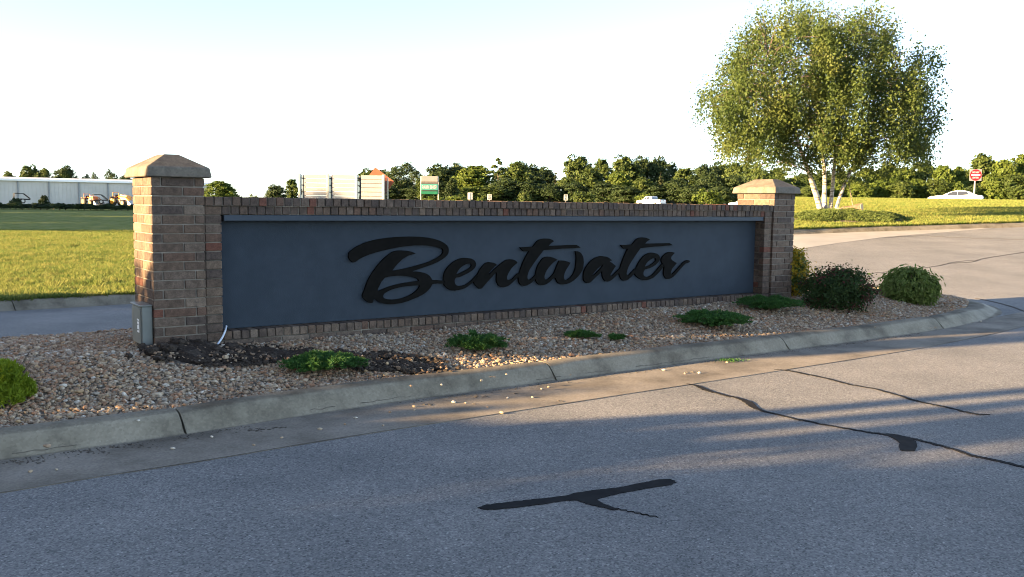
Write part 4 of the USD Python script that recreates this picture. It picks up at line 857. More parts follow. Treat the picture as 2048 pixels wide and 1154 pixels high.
for (x, y, w, D, k, lab) in [
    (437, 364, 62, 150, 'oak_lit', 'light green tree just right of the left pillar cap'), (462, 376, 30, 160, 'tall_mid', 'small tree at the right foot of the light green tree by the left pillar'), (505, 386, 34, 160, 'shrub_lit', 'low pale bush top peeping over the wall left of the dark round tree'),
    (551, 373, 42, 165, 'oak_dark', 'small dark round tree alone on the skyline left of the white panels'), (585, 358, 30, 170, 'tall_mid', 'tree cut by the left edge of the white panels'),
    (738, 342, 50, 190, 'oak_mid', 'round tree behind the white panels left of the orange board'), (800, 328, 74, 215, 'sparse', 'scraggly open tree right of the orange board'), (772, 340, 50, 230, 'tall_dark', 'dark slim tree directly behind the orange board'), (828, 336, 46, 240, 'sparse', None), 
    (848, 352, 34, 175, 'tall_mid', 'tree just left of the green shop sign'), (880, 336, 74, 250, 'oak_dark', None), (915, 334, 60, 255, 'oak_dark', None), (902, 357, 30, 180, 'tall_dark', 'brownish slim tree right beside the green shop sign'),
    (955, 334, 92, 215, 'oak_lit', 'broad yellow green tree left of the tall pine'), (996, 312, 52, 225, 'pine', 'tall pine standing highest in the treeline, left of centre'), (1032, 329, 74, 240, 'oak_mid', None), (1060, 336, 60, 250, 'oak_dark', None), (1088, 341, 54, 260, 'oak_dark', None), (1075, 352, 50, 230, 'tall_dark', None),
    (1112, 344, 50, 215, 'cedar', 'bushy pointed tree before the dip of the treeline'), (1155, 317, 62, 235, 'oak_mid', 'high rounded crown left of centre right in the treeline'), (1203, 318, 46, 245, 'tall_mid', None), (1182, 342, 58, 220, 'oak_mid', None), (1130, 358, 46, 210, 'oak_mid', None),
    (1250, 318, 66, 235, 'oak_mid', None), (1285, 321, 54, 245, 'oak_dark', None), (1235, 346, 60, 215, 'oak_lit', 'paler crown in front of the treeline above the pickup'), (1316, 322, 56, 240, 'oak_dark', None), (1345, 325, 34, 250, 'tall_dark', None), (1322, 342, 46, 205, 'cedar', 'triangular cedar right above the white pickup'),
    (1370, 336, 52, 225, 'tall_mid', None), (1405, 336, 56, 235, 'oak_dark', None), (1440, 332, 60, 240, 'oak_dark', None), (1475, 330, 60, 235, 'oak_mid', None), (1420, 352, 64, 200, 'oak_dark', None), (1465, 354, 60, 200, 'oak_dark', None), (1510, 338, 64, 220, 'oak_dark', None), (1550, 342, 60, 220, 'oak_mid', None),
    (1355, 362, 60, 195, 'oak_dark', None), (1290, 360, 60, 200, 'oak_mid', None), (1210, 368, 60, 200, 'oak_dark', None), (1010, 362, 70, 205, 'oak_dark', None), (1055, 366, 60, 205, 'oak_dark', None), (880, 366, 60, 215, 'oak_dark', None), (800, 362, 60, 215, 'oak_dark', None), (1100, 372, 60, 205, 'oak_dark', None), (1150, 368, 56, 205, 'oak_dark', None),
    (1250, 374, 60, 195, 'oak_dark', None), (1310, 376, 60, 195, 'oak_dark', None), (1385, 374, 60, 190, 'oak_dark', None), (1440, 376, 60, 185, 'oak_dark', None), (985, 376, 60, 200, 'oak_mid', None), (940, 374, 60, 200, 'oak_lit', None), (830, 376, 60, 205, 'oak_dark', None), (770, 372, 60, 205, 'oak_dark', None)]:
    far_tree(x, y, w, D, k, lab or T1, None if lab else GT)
for (x, y, w, D, k, lab) in [(1050, 381, 36, 165, 'shrub', 'rounded shrub over the wall top between the two right white road signs'), (1165, 379, 46, 165, 'shrub', 'larger rounded shrub right of the rightmost white road sign'), (868, 390, 58, 150, 'shrub_lit', 'bright yellow green hedge bush under the green shop sign'), (918, 386, 50, 160, 'shrub_lit', 'yellow green bush left of the plain white sign back'), (962, 391, 26, 160, 'shrub_lit', 'small light bush between the two left white road signs'),
    (1415, 373, 60, 160, 'shrub_lit', 'light bush behind the wall between pickup and right pillar'), (1290, 383, 46, 185, 'shrub_lit', 'light bush behind the cab of the pickup')]:
    far_tree(x, y, w, D, k, lab, None, 'far_shrub')
for i in range(27):
    far_tree(775 + i * 30.5, 391 + (i * 7 % 5), 52, 262 + (i % 3) * 4, 'shrub_dark', 'dark undergrowth clump at the foot of the far treeline', 'undergrowth below the far treeline', 'far_shrub')
GR = 'bushy trees of the right treeline'
T2 = 'sunlit bushy tree in the treeline beyond the right lawn'
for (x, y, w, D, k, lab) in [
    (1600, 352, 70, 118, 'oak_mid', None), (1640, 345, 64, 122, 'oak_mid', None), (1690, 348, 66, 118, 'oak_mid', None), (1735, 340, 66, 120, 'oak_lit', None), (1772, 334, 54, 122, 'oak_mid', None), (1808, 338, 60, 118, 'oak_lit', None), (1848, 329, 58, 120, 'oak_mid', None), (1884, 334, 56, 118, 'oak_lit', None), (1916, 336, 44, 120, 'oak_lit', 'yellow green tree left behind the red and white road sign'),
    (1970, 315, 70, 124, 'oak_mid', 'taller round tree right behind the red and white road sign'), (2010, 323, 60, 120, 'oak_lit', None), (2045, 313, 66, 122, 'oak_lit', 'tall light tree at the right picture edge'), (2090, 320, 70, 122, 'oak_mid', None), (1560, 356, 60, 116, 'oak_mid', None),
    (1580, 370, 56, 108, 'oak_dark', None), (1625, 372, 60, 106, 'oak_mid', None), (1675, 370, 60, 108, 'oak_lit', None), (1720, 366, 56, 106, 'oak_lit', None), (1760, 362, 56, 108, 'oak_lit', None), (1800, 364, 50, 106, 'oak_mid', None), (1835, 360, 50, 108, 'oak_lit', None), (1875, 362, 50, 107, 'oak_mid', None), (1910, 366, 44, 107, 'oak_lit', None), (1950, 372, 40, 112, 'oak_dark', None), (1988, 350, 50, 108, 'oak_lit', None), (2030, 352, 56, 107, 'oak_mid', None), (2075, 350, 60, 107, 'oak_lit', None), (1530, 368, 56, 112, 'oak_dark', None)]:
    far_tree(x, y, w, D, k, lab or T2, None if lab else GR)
for (x, y, w, lab) in [(18, 347, 30, 'smallest tree top at far left above the white warehouse roof'), (60, 335, 38, 'left tree of the close pair above the warehouse roof'), (86, 341, 34, 'right tree of the close pair above the warehouse roof'), (131, 338, 46, 'broad dark tree above the middle of the warehouse roof'), (170, 350, 26, 'small low tree above the warehouse between broad dark tree and airy tree'), (190, 347, 20, 'thin tree top left beside the airy tree above the roof'), (222, 342, 34, 'airy sparse tree above the warehouse near the left pillar'), (252, 352, 30, 'dark tree above the warehouse just left of the pillar cap')]:
    far_tree(x, y, w, 200, 'sparse' if 'airy' in lab or 'thin' in lab else 'oak_dark' if 'dark' in lab else 'oak_mid', lab)

# ------------------------------------------------------------------ warehouse and what stands before it
LOOK['sheetmetal'] = M('white_wall_panel', (.47, .44, .39), (.53, .495, .44), scale=.4, rough=.6)
LOOK['whitetrim'] = M('white_trim', (.82, .81, .78), rough=.5)
LOOK['downspout'] = M('grey_downspout', (.22, .23, .23), (.27, .28, .28), scale=3., rough=.6)
LOOK['roofmetal'] = M('pale_roof', (.62, .62, .60), (.68, .68, .66), scale=.5, rough=.5)
wa, wb = bd(0, 361.5, 150.), bd(262, 367.5, 162.)
wd_ = (wb - wa)[:2] / np.linalg.norm((wb - wa)[:2]); wn = np.array([wd_[1], -wd_[0]])      # towards the camera
ze = 4.3; zg = .35
wh = thing('warehouse', 'long low white metal warehouse with grey downspouts at the left', 'warehouse', loc=(wa[0], wa[1], 0), rotz=math.atan2(wd_[1], wd_[0]))
Lw = np.linalg.norm((wb - wa)[:2])
e1 = Lw + 14; e0 = -46
def pxs(px):                                                     # distance along the wall of an image column
    for s in np.arange(-2, Lw + 3, .05):
        p = wa[:2] + wd_ * s; q = np.array([p[0], p[1], 2.]) - EP
        if 1024 + FPX * (q @ R_) / (q @ F_) >= px: return s
    return Lw
joints = [pxs(v) for v in (36, 98, 158, 216)]; stepj = np.mean(np.diff(joints)); allj = [joints[0] - stepj * k for k in range(8, 0, -1)] + joints + [joints[-1] + stepj * k for k in range(1, 4)]
edges = [e0] + [j for j in allj if e0 < j < e1] + [e1]
for a, b in zip(edges[:-1], edges[1:]):
    ribs = [box(a + .02, b - .02, 0, .2, zg - .6, ze)] + [box(x, x + .06, -.025, .0, zg - .3, ze - .05) for x in np.arange(a + .3, b - .2, .6)]
    obj('wall_panel', cat_(ribs), LOOK['sheetmetal'], wh)
for j in edges[1:-1]: obj('downspout', bbox(j - .11, j + .11, -.16, -.03, zg - .3, ze, .01), LOOK['downspout'], wh)
obj('end_wall', cat_([box(e0, e1, .2, 26, zg - .6, ze - .05)]), LOOK['sheetmetal'], wh)
obj('eave_trim', bbox(e0 - .2, e1 + .2, -.42, .3, ze + .002, ze + .36, .06), LOOK['whitetrim'], wh)
rv = np.array([(e0 - .2, -.4, ze + .37), (e1 + .2, -.4, ze + .37), (e1 + .2, 13, ze + .9), (e0 - .2, 13, ze + .9), (e0 - .2, 26.4, ze + .36), (e1 + .2, 26.4, ze + .36)])
obj('roof', (rv, np.array([[0, 1, 2], [0, 2, 3], [3, 2, 5], [3, 5, 4], [0, 3, 4], [1, 5, 2], [0, 4, 5], [0, 5, 1]])), LOOK['roofmetal'], wh)
GH = 'shrubs of the dark hedge before the warehouse'
_gr = random.Random(9)
for i in range(26):
    far_tree(-30 + i * 12.4, 404.5 + _gr.uniform(-2.5, 2.5) + i * .18, 30 + _gr.uniform(-4, 8), 99 + (i % 3) * 2, 'shrub_dark', 'dark shrub in the low hedge before the white warehouse', GH, 'hedge_shrub')
far_tree(87, 388, 22, 104, 'shrub_dark', 'tallest dark shrub of the hedge, cone shaped, against the warehouse wall', None, 'hedge_shrub')
far_tree(30, 394, 26, 104, 'shrub_dark', 'tall dark shrub of the hedge nearest the left picture edge', None, 'hedge_shrub')
far_tree(256, 394, 16, 140, 'shrub', 'yellow green shrub by the orange machine nearest the pillar', None, 'hedge_shrub')
LOOK['orange'] = M('orange_paint', (.62, .16, .035), (.70, .22, .05), scale=3., rough=.45)
LOOK['yellow'] = M('yellow_paint', (.66, .24, .02), (.72, .30, .035), scale=3., rough=.45)
LOOK['tyre'] = M('black_rubber', (.018, .018, .018), (.03, .03, .03), scale=10., rough=.85)
LOOK['steel'] = M('grey_steel', (.32, .32, .32), (.42, .42, .41), scale=6., rough=.45, metal=.4)
def cyl_y(x, y0, y1, z, r, n=20):
    return tube([(x, y0, z), (x, y1, z)], [r, r], n)
def wheel(parent, x, y0, y1, z, r, rim='steel'):
    t = obj('wheel', cat_([tube([(x, y0, z), (x, y0 + .04, z), (x, y1 - .04, z), (x, y1, z)], [r * .9, r, r, r * .9], 20)]), LOOK['tyre'], parent)
    obj('rim', cat_([tube([(x, y0 - .012, z), (x, y0 + .02, z)], [r * .55, r * .6], 16), tube([(x, y1 - .02, z), (x, y1 + .012, z)], [r * .6, r * .55], 16)]), LOOK[rim], t)
def machine(name, label, px, py, D, rot, paint, bucket, sc):
    p = bd(px, py, D); t = thing(name, label, 'machine', loc=(p[0], p[1], float(H(p[0], p[1])) + .30), rotz=rot, scale=sc)
    obj('chassis', bbox(-1.3, 1.3, -.5, .5, .45, .75, .05), LOOK['steel'], t)
    obj('engine_hood', trimesh.convex.convex_hull([(x, y, z) for x, y, z in [(-1.4, -.42, .7), (-1.4, .42, .7), (-.1, -.46, .7), (-.1, .46, .7), (-1.25, -.36, 1.35), (-1.25, .36, 1.35), (-.2, -.4, 1.5), (-.2, .4, 1.5)]]), LOOK[paint], t)
    obj('fender', cat_([bbox(.25, 1.25, -.85, -.5, 1.12, 1.2, .03), bbox(.25, 1.25, .5, .85, 1.12, 1.2, .03)]), LOOK[paint], t)
    obj('seat', cat_([bbox(.35, .8, -.25, .25, .95, 1.08, .03), bbox(.75, .88, -.25, .25, 1.08, 1.5, .03)]), LOOK['tyre'], t)
    obj('roll_bar', cat_([tube([(.95, -.5, .8), (.95, -.5, 1.75), (.95, .5, 1.75), (.95, .5, .8)], .045, 6)]), LOOK[paint], t)
    for x, r in ((-.95, .42), (.78, .62)):
        for y in (-.86, .52): wheel(t, x, y, y + .34, r, r, paint)
    obj('loader_arm', cat_([tube([(.0, y, 1.25), (-1.2, y, 1.2), (-1.9, y, .7)], .07, 6) for y in (-.55, .55)]), LOOK[paint], t)
    if bucket: obj('bucket', trimesh.convex.convex_hull([(-2.4, y, z) for y in (-.8, .8) for z in (.1, .25)] + [(-1.8, y, z) for y in (-.8, .8) for z in (.12, .75)]), LOOK['steel'], t)
    obj('exhaust', tube([(-.9, .2, 1.3), (-.9, .2, 1.6)], .04, 6), LOOK['steel'], t); return t
machine('loader', 'orange red tractor loader before the warehouse, left of the other orange machine', 182, 409, 140, 2.6, 'orange', True, 1.0)
machine('loader', 'yellow orange loader machine beside the left pillar before the warehouse', 243, 408, 140, 2.75, 'yellow', True, 1.15)
def small_rig(label, px, py, D, mat):
    p = bd(px, py, D); t = thing('trailer', label, 'trailer', loc=(p[0], p[1], float(H(p[0], p[1])) + .55), rotz=.6)
    obj('bed', bbox(-1.1, 1.1, -.6, .6, .5, .68, .03), LOOK[mat], t); obj('headboard', cat_([tube([(-1., -.6, .6), (-.9, -.55, 1.45), (.3, -.5, 1.4), (1.1, -.55, .7)], .06, 6), tube([(-1., .6, .6), (-.9, .55, 1.45), (.3, .5, 1.4), (1.1, .55, .7)], .06, 6), bbox(-.9, .35, -.5, .5, 1.38, 1.46, .02)]), LOOK[mat], t)
    for y in (-.8, .62): wheel(t, .1, y, y + .18, .36, .36)
small_rig('dark trailer between the two orange machines', 199, 405, 139, 'darkmetal')
small_rig('dark flat trailer rack at the far left among the hedge', 43, 403, 132, 'darkmetal')

# ------------------------------------------------------------------ boards, signs and poles behind the wall
LOOK['board'] = M('cream_board', (.27, .272, .278), (.31, .312, .316), scale=.8, rough=.75)
LOOK['post'] = M('pale_post', (.42, .40, .34), (.48, .45, .39), scale=2., rough=.8)
LOOK['rail'] = M('dark_rail', (.07, .065, .065), (.11, .10, .10), scale=4., rough=.7)
LOOK['rust'] = M('orange_board', (.26, .075, .038), (.30, .09, .045), scale=1.5, rough=.6)
DB = 120.
def at(x, y, D=DB): return bd(x, y, D)
sb = thing('panel_structure', 'three big cream plank panels between posts, seen from behind above the wall', 'billboard', loc=(0, 0, 0))
gzb = float(H(-20., DB))
tz = at(690, 350)[2]
for x0, x1 in ((609, 655), (664, 712), (722, 766)):
    xa, xb = at(x0, 370)[0], at(x1, 370)[0]; hgt = (tz - gzb - .6) / 7
    for k in range(7): obj('plank', bbox(xa, xb, DB, DB + .10, tz - hgt * (k + 1) + .05, tz - hgt * k, .02), LOOK['board'], sb)
for x in (598.5, 655.5, 712.5, 766.5):
    xc = at(x, 370)[0]; obj('post', bbox(xc - .13, xc + .16, DB - .2, DB + .35, gzb - .3, tz + .10, .03), LOOK['post'], sb)
for x in (603, 660, 717.5):
    xc = at(x, 370)[0]
    rl = [box(xc - .13, xc - .02, DB + .45, DB + .55, gzb - .2, tz - .05), box(xc + .12, xc + .2, DB + .45, DB + .55, gzb - .2, tz - .05)] + [box(xc - .3, xc + .42, DB + .56, DB + .64, z - .06, z + .06) for z in np.arange(gzb + .4, tz, .9)]
    obj('rail_frame', cat_(rl), LOOK['rail'], sb)
    obj('inner_board', box(xc - .02, xc + .42, DB + .7, DB + .76, gzb, tz - .08), LOOK['downspout'], sb)
for x in (771, 774.5): obj('post', bbox(at(x, 370)[0] - .06, at(x, 370)[0] + .07, DB + .3, DB + .5, gzb - .3, at(x, 355)[2], .02), LOOK['post' if x > 772 else 'rail'], sb)
ob = thing('orange_board', 'big tilted orange board rising behind the cream panels', 'sign board', loc=(0, 0, 0))
p0, p1 = at(750.3, 334.4, 122), at(788.6, 363.6, 122); u_ = (p1 - p0); u_[1] = 0; L_o = np.linalg.norm(u_); u_ /= L_o; v_ = np.array([-u_[2], 0, u_[0]]); v_ = v_ * (-1 if v_[2] > 0 else 1)
q = [p0, p1, p1 + v_ * L_o, p0 + v_ * L_o]
obj('panel', trimesh.convex.convex_hull([(*(a[:1]), 122 + o, a[2]) for a in q for o in (0, .08)]), LOOK['rust'], ob)
cx_ = np.mean([a[0] for a in q]); obj('pole', tube([(cx_, 122.2, gzb - .4), (cx_, 122.2, p0[2] - .8)], .09, 8), LOOK['rail'], ob)
LOOK['teal'] = M('teal_sign_face', (.045, .19, .165), (.065, .23, .20), scale=1., rough=.4)
LOOK['green'] = M('green_sign_face', (.012, .11, .06), (.018, .13, .075), scale=1., rough=.4)
LOOK['pinkgrey'] = M('pinkish_sign_face', (.19, .175, .175), (.22, .205, .205), scale=1., rough=.6)
LOOK['signwhite'] = M('sign_white', (.42, .44, .44), rough=.5)
LOOK['signred'] = M('sign_red', (.20, .008, .018), (.24, .010, .02), scale=2., rough=.45)
LOOK['signink'] = M('sign_ink', (.03, .035, .04), rough=.5)
DS = 140.
def text_on(txt, xc, y, zb, h, w=None, bold=True):
    m = meshkit.text_mesh(txt, h, .02, bold); v = np.array(m.vertices); wd0 = v[:, 0].max() - v[:, 0].min(); k = 1 if w is None else w / wd0
    return np.c_[(v[:, 0] - (v[:, 0].max() + v[:, 0].min()) / 2) * k + xc, y - v[:, 2], v[:, 1] + zb], np.array(m.faces)
ps = thing('shop_sign', 'roadside shop sign with a teal lettered face under a blank pinkish panel', 'sign', loc=(0, 0, 0))
xa, xb = at(842, 370, DS)[0], at(875.5, 370, DS)[0]; zf = lambda y: at(858, y, DS)[2]
obj('top_panel', bbox(xa, xb, DS, DS + .4, zf(363.5), zf(352), .03), LOOK['pinkgrey'], ps)
obj('valance', bbox(xa + .05, xb, DS + .05, DS + .35, zf(367.5), zf(363.7), .02), LOOK['rail'], ps)
tf = obj('teal_face', bbox(xa, xb, DS - .02, DS + .38, zf(380), zf(368), .03), LOOK['teal'], ps)
xm = (xa + xb) / 2
obj('lettering', text_on('PAWN SHOP', xm, DS - .03, zf(377.7), zf(371) - zf(377.7), (xb - xa) * .86), LOOK['signwhite'], tf)
obj('changeable_board', bbox(xa, xb, DS + .02, DS + .36, zf(388.3), zf(380.3), .03), LOOK['green'], ps)
obj('dark_band', box(xa + .1, xb - .15, DS - .01, DS + .015, zf(382.4), zf(380.6)), LOOK['signink'], ps)
for x in (xa - .12, xb + .02): obj('pole', bbox(x, x + .14, DS + .1, DS + .24, float(H(xm, DS)) - .4, zf(353), .02), LOOK['post'], ps)
def road_sign(label, x, yt, yb, wpx, D, face, back=False):
    t = thing('road_sign', label, 'road sign', loc=(0, 0, 0)); c = at(x, yt, D); w = wpx * D / FPX; zt, zb = c[2], at(x, yb, D)[2]; g = float(H(c[0], D))
    pl = obj('plate', bbox(c[0] - w / 2, c[0] + w / 2, D, D + .02, zb, zt, .008), LOOK['signwhite'], t)
    obj('post', bbox(c[0] - .03, c[0] + .03, D + (-.07 if back else .025), D + (-.005 if back else .09), g - .4, zt - .05, .005), LOOK['steel'], t)
    if face:
        hh = zt - zb
        obj('lettering', cat_([text_on('SPEED', c[0], D - .002, zb + hh * .78, hh * .13, w * .7), text_on('LIMIT', c[0], D - .002, zb + hh * .58, hh * .13, w * .62), text_on('45', c[0], D - .002, zb + hh * .10, hh * .40, w * .66)]), LOOK['signink'], pl)
    elif back:
        for k in (.3, .7): obj('brace', box(c[0] - w * .46, c[0] + w * .46, D - .03, D - .004, zb + (zt - zb) * k, zb + (zt - zb) * k + .05), LOOK['steel'], t)
road_sign('plain pale back of a road sign, leftmost of three small signs over the wall', 940.3, 385.2, 399, 9.5, 135, False, True)
road_sign('white speed limit sign just right of the plain sign back', 979, 388.4, 399.3, 8.6, 145, True)
road_sign('white speed limit sign alone above the wall beside a rounded shrub', 1132, 389.2, 400.6, 8.0, 150, True)
# DO NOT ENTER sign
DD = 58.
dn = thing('do_not_enter_sign', 'square red and white do not enter sign on a steel post', 'road sign', loc=(0, 0, 0))
c = at(1951.5, 350, DD); w = 23.4 * DD / FPX
rotn = rz(-.06)
def dpl(m): v, f = (m.vertices, m.faces) if hasattr(m, 'vertices') else m; return np.array(v) @ rotn.T + c, np.array(f)
LOOK['plate'] = M('sign_plate', (.20, .20, .205), rough=.5)
pl = obj('plate', dpl(bbox(-w / 2, w / 2, 0, .012, -w / 2, w / 2, .006)), LOOK['plate'], dn)
def disc(r, y0, y1, n=40): return tube([(0, y0, 0), (0, y1, 0)], [r, r], n)
obj('red_disc', dpl(disc(w * .475, -.004, .0)), LOOK['signred'], pl)
obj('white_bar', dpl(box(-w * .37, w * .37, -.0065, -.0045, -w * .075, w * .075)), LOOK['signwhite'], pl)
tx = [text_on('DO NOT', 0, -.0045, w * .16, w * .13, w * .58), text_on('ENTER', 0, -.0045, -w * .29, w * .13, w * .48)]
tx = [(np.c_[v[:, 0], -.0045 + (v[:, 1] + .0045) * .1, v[:, 2]], f) for v, f in tx]
obj('lettering', dpl(cat_(tx)), LOOK['signwhite'], pl)
g = float(h_lawn(c[0], np.array([DD]))[0]) if False else float(H(c[0], DD)) + .1
obj('post', bbox(c[0] - .045, c[0] + .03, DD + .02, DD + .08, g - .5, c[2] + w * .42, .006), LOOK['steel'], dn)

# ------------------------------------------------------------------ vehicles
LOOK['carwhite'] = M('white_car_paint', (.78, .78, .78), rough=.25, spec=.6)
LOOK['cargrey'] = M('silver_car_paint', (.62, .63, .65), rough=.25, spec=.6)
LOOK['carglass'] = M('dark_car_glass', (.03, .035, .045), rough=.06, spec=.8)
LOOK['taillight'] = M('red_tail_light', (.35, .01, .015), rough=.2)
LOOK['headlight'] = M('headlight', (.6, .62, .64), rough=.1, spec=.8)
LOOK['plastic'] = M('black_plastic', (.02, .02, .02), rough=.6)
def loft(profile, half, belt, taper, ends=.07):
    """car body from its side profile (x, z): full section inside, smaller and rounded sections at the flanks"""
    P = np.array(Polygon(profile).segmentize(.12).exterior.coords)[:-1]; cx, cz = P[:, 0].mean(), (P[:, 1].min() + P[:, 1].max()) / 2
    lay = []
    for fr, ins in ((-1, .09), (-.985, .045), (-.93, .012), (-.6, 0), (0, 0), (.6, 0), (.93, .012), (.985, .045), (1, .09)):
        q = P.copy(); q[:, 0] = cx + (q[:, 0] - cx) * (1 - ins * .35); q[:, 1] = cz + (q[:, 1] - cz) * (1 - ins * .7)
        x_n = np.abs(q[:, 0] - cx) / np.abs(P[:, 0] - cx).max(); hw = half * (1 - .10 * x_n ** 4) * (1 - taper * np.maximum(0, q[:, 1] - belt)); lay.append(np.c_[q[:, 0], fr * hw, q[:, 1]])
    n = len(P); v = np.vstack(lay); f = []
    for k in range(len(lay) - 1):
        i = np.arange(n); j = (i + 1) % n; f += [np.c_[k * n + i, k * n + j, (k + 1) * n + j], np.c_[k * n + i, (k + 1) * n + j, (k + 1) * n + i]]
    v = np.vstack([v, [[0, lay[0][0, 1], .75], [0, lay[-1][0, 1], .75]]]); i = np.arange(n); j = (i + 1) % n; o = (len(lay) - 1) * n
    f += [np.c_[j, i, 0 * i + len(v) - 2], np.c_[i + o, j + o, 0 * i + len(v) - 1]]; f = np.vstack(f)
    m = trimesh.Trimesh(v, f, process=False); m.fix_normals(); return m.vertices, m.faces
def side_glass(poly, half, belt, taper, off=.012, sx=1):
    m = trimesh.creation.extrude_polygon(Polygon(poly), .02, engine='earcut'); v = np.array(m.vertices); hw = half * (1 - taper * np.maximum(0, v[:, 1] - belt)) + off - .02
    return np.c_[v[:, 0], sx * (hw + v[:, 2]), v[:, 1]], (np.array(m.faces) if sx < 0 else np.array(m.faces)[:, ::-1])
def plate4(a, b, c_, d, th=.015):
    a, b, c_, d = map(np.array, (a, b, c_, d)); n = np.cross(b - a, d - a); n = n / np.linalg.norm(n) * th
    return trimesh.convex.convex_hull(np.vstack([a, b, c_, d, a + n, b + n, c_ + n, d + n]))
SED = [(-2.3, .45), (-2.32, .72), (-2.1, .86), (-1.0, .99), (-.25, 1.36), (.15, 1.43), (.75, 1.42), (1.1, 1.36), (1.72, 1.04), (2.22, .98), (2.32, .80), (2.3, .45), (2.1, .25), (-2.1, .25)]
def sedan(name, label, loc, rot, paint):
    t = thing(name, label, 'car', loc=loc, rotz=rot)                # nose towards -x
    body = obj('body', loft(SED, .88, .92, .30), LOOK[paint], t, smooth=35)
    for s in (-1, 1):
        obj('side_window', side_glass([(-.86, 1.00), (-.22, 1.31), (.18, 1.36), (.18, 1.0)], .88, .92, .30, sx=s), LOOK['carglass'], t)
        obj('side_window', side_glass([(.25, 1.0), (.25, 1.36), (.72, 1.355), (1.0, 1.30), (1.16, 1.04)], .88, .92, .30, sx=s), LOOK['carglass'], t)
        obj('mirror', bbox(-.78, -.60, s * .88 - .09, s * .88 + .09, 1.0, 1.12, .02), LOOK[paint], t)
        obj('tail_light', bbox(2.18, 2.325, s * .58 - .16, s * .58 + .16, .74, .88, .02), LOOK['taillight'], t)
        obj('headlight', bbox(-2.31, -2.12, s * .60 - .15, s * .60 + .15, .62, .74, .02), LOOK['headlight'], t)
    obj('rear_window', plate4((1.16, -.66, 1.345), (1.16, .66, 1.345), (1.70, .74, 1.075), (1.70, -.74, 1.075), -.022), LOOK['carglass'], t)
    obj('windshield', plate4((-.30, -.64, 1.35), (-.30, .64, 1.35), (-.98, .74, 1.02), (-.98, -.74, 1.02), .022), LOOK['carglass'], t)
    obj('bumper', bbox(2.24, 2.36, -.78, .78, .42, .56, .03), LOOK['plastic'], t)
    obj('licence_plate', bbox(2.325, 2.345, -.16, .16, .66, .76, .005), LOOK['signwhite'], t)
    for x in (-1.42, 1.40):
        for y in (-.89, .69): wheel(t, x, y, y + .20, .31, .31)
    return t
p = at(1911, 400, 86.); rs = math.radians(180 - 33 - 0)
def head(dx, dy): return math.atan2(dy, dx)
# the car drives to the upper left: its tail faces right and a little to the camera
sedan('sedan', 'white sedan driving left on the highway beyond the right lawn', (p[0], 86., 1.86), head(math.sin(math.radians(57)), -math.cos(math.radians(57))) + .03, 'carwhite')
p = at(1474, 400, 170.)
sedan('sedan', 'white car mostly hidden behind wall top and right pillar', (p[0] + .9, 170., 1.42), head(math.sin(math.radians(60)), -math.cos(math.radians(60))), 'carwhite')
PK = [(-2.75, .55), (-2.78, .95), (-2.55, 1.08), (-1.35, 1.17), (-.72, 1.74), (-.45, 1.82), (.62, 1.82), (.85, 1.74), (.92, 1.22), (2.78, 1.22), (2.80, .55), (2.6, .42), (-2.6, .42)]
p = at(1302, 398, 170.)
pk = thing('pickup_truck', 'white pickup truck driving away above the middle of the wall top', 'pickup truck', loc=(p[0], 170., 1.45), rotz=head(math.sin(math.radians(43)), -math.cos(math.radians(43))))
obj('body', loft(PK, .96, 1.12, .16), LOOK['carwhite'], pk, smooth=35)
for s in (-1, 1):
    obj('side_window', side_glass([(-1.12, 1.22), (-.68, 1.66), (-.35, 1.72), (-.35, 1.22)], .96, 1.12, .16, sx=s), LOOK['carglass'], pk)
    obj('side_window', side_glass([(-.22, 1.22), (-.22, 1.72), (.20, 1.72), (.20, 1.22)], .96, 1.12, .16, sx=s), LOOK['carglass'], pk)
    obj('tail_light', bbox(2.70, 2.815, s * .84 - .08, s * .84 + .08, .80, 1.14, .02), LOOK['taillight'], pk)
    obj('mirror', bbox(-1.08, -.88, s * 1.0 - .12, s * 1.0 + .12, 1.22, 1.44, .02), LOOK['plastic'], pk)
obj('rear_window', plate4((.872, -.78, 1.70), (.872, .78, 1.70), (.93, .82, 1.26), (.93, -.82, 1.26), -.03), LOOK['carglass'], pk)
obj('tailgate', bbox(2.79, 2.83, -.80, .80, .66, 1.20, .015), LOOK['cargrey'], pk)
obj('gate_handle', bbox(2.825, 2.85, -.12, .12, 1.02, 1.12, .01), LOOK['plastic'], pk)
obj('bed_cover', bbox(.95, 2.72, -.84, .84, 1.215, 1.27, .02), LOOK['plastic'], pk)
obj('bumper', bbox(2.78, 2.92, -.9, .9, .45, .62, .03), LOOK['steel'], pk)
for x in (-1.75, 1.65):
    for y in (-.97, .73): wheel(pk, x, y, y + .24, .38, .38)

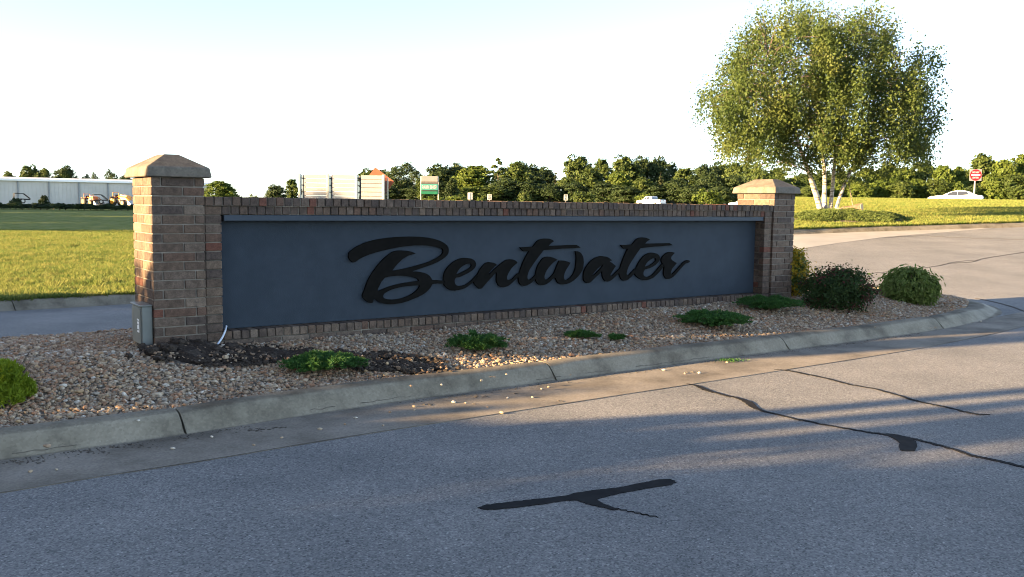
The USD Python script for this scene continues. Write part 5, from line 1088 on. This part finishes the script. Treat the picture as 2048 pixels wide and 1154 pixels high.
# ------------------------------------------------------------------ what casts the long shadows: trees and hedges across the street, left of the frame
def caster(p, q, h, w, kind, label, group=None, name='tree', gz=0.):
    global tcount; tcount += 1
    g = pq(p, q); hs, ws = KH[kind]
    copy_of(KIND[kind], name, label, 'shrub' if 'shrub' in kind else 'tree', group, (g[0], g[1], float(H(g[0], g[1])) + gz), tcount * 2.1, np.array([w / ws, w / ws, h / hs]))
TE = math.tan(SUN_EL)
GO = 'street trees left of the picture'
for p, q, h, w in [(-1.8, -16, 9., 4.2), (1.4, -17, 10, 5), (5, -15, 9, 5.5), (10, -16, 10, 6.5), (-2.0, -24, 11, 5), (3, -26, 12, 7)]: caster(p, q, h, w, 'oak_dark', 'street tree outside the left picture edge', GO)
caster(-7.47, -11, 5.0, .72, 'tall_dark', 'slim evergreen outside the left picture edge')
_hr = random.Random(5)
for i in range(17):
    p_ = -3.9 - i * .66
    h_ = float(np.interp(-p_, [3.9, 5.3, 5.5, 7.1, 7.7, 8.9, 9.4, 14, 15], [2.85, 2.80, 2.72, 2.66, 3.2, 3.25, 2.6, 2.3, 2.2])) * _hr.uniform(.97, 1.04) * TE / .185
    caster(p_, -11 + _hr.uniform(-.2, .2), h_, 1.75, 'shrub_dark', 'hedge shrub outside the left picture edge', 'hedge left of the picture', 'hedge_shrub')
for p, q, h, w in [(-52, -50, 14, 12), (-62, -52, 15, 13), (-73, -55, 15, 13), (-85, -58, 15, 13), (-97, -62, 16, 14), (-110, -66, 16, 14), (-123, -72, 17, 14), (-134, -80, 17, 13)]: caster(p, q, h, w, 'oak_dark', 'street tree outside the left picture edge', GO)
# a second, slim birch clump whose bare stems draw the streaks on the road
sb2 = thing('birch_tree', 'slim birch clump standing outside the left picture edge', 'tree', loc=(0, 0, 0))
for (p, r) in ((-5.22, .115), (-4.90, .115), (-4.60, .105)):
    b_ = pq(p, -11.5 + r * 8); obj('trunk', tube([(b_[0], b_[1], -.3), (b_[0] + .02, b_[1], 2.), (b_[0], b_[1] + .02, 4.3), (b_[0] - .02, b_[1], 6.)], [r * 1.1, r, r * .9, r * .5], 8), LOOK['birchbark'], sb2)
C = rng.normal(0, 1, (5000, 3)) * [1.0, 1.0, .9]; b_ = pq(-4.93, -11.0)
obj('crown', cards(C + [b_[0], b_[1], 6.4], rng.normal(size=C.shape), .12 * rng.uniform(.6, 1.3, len(C)), .7, rng, .3), LOOK['birchleaf'], sb2)
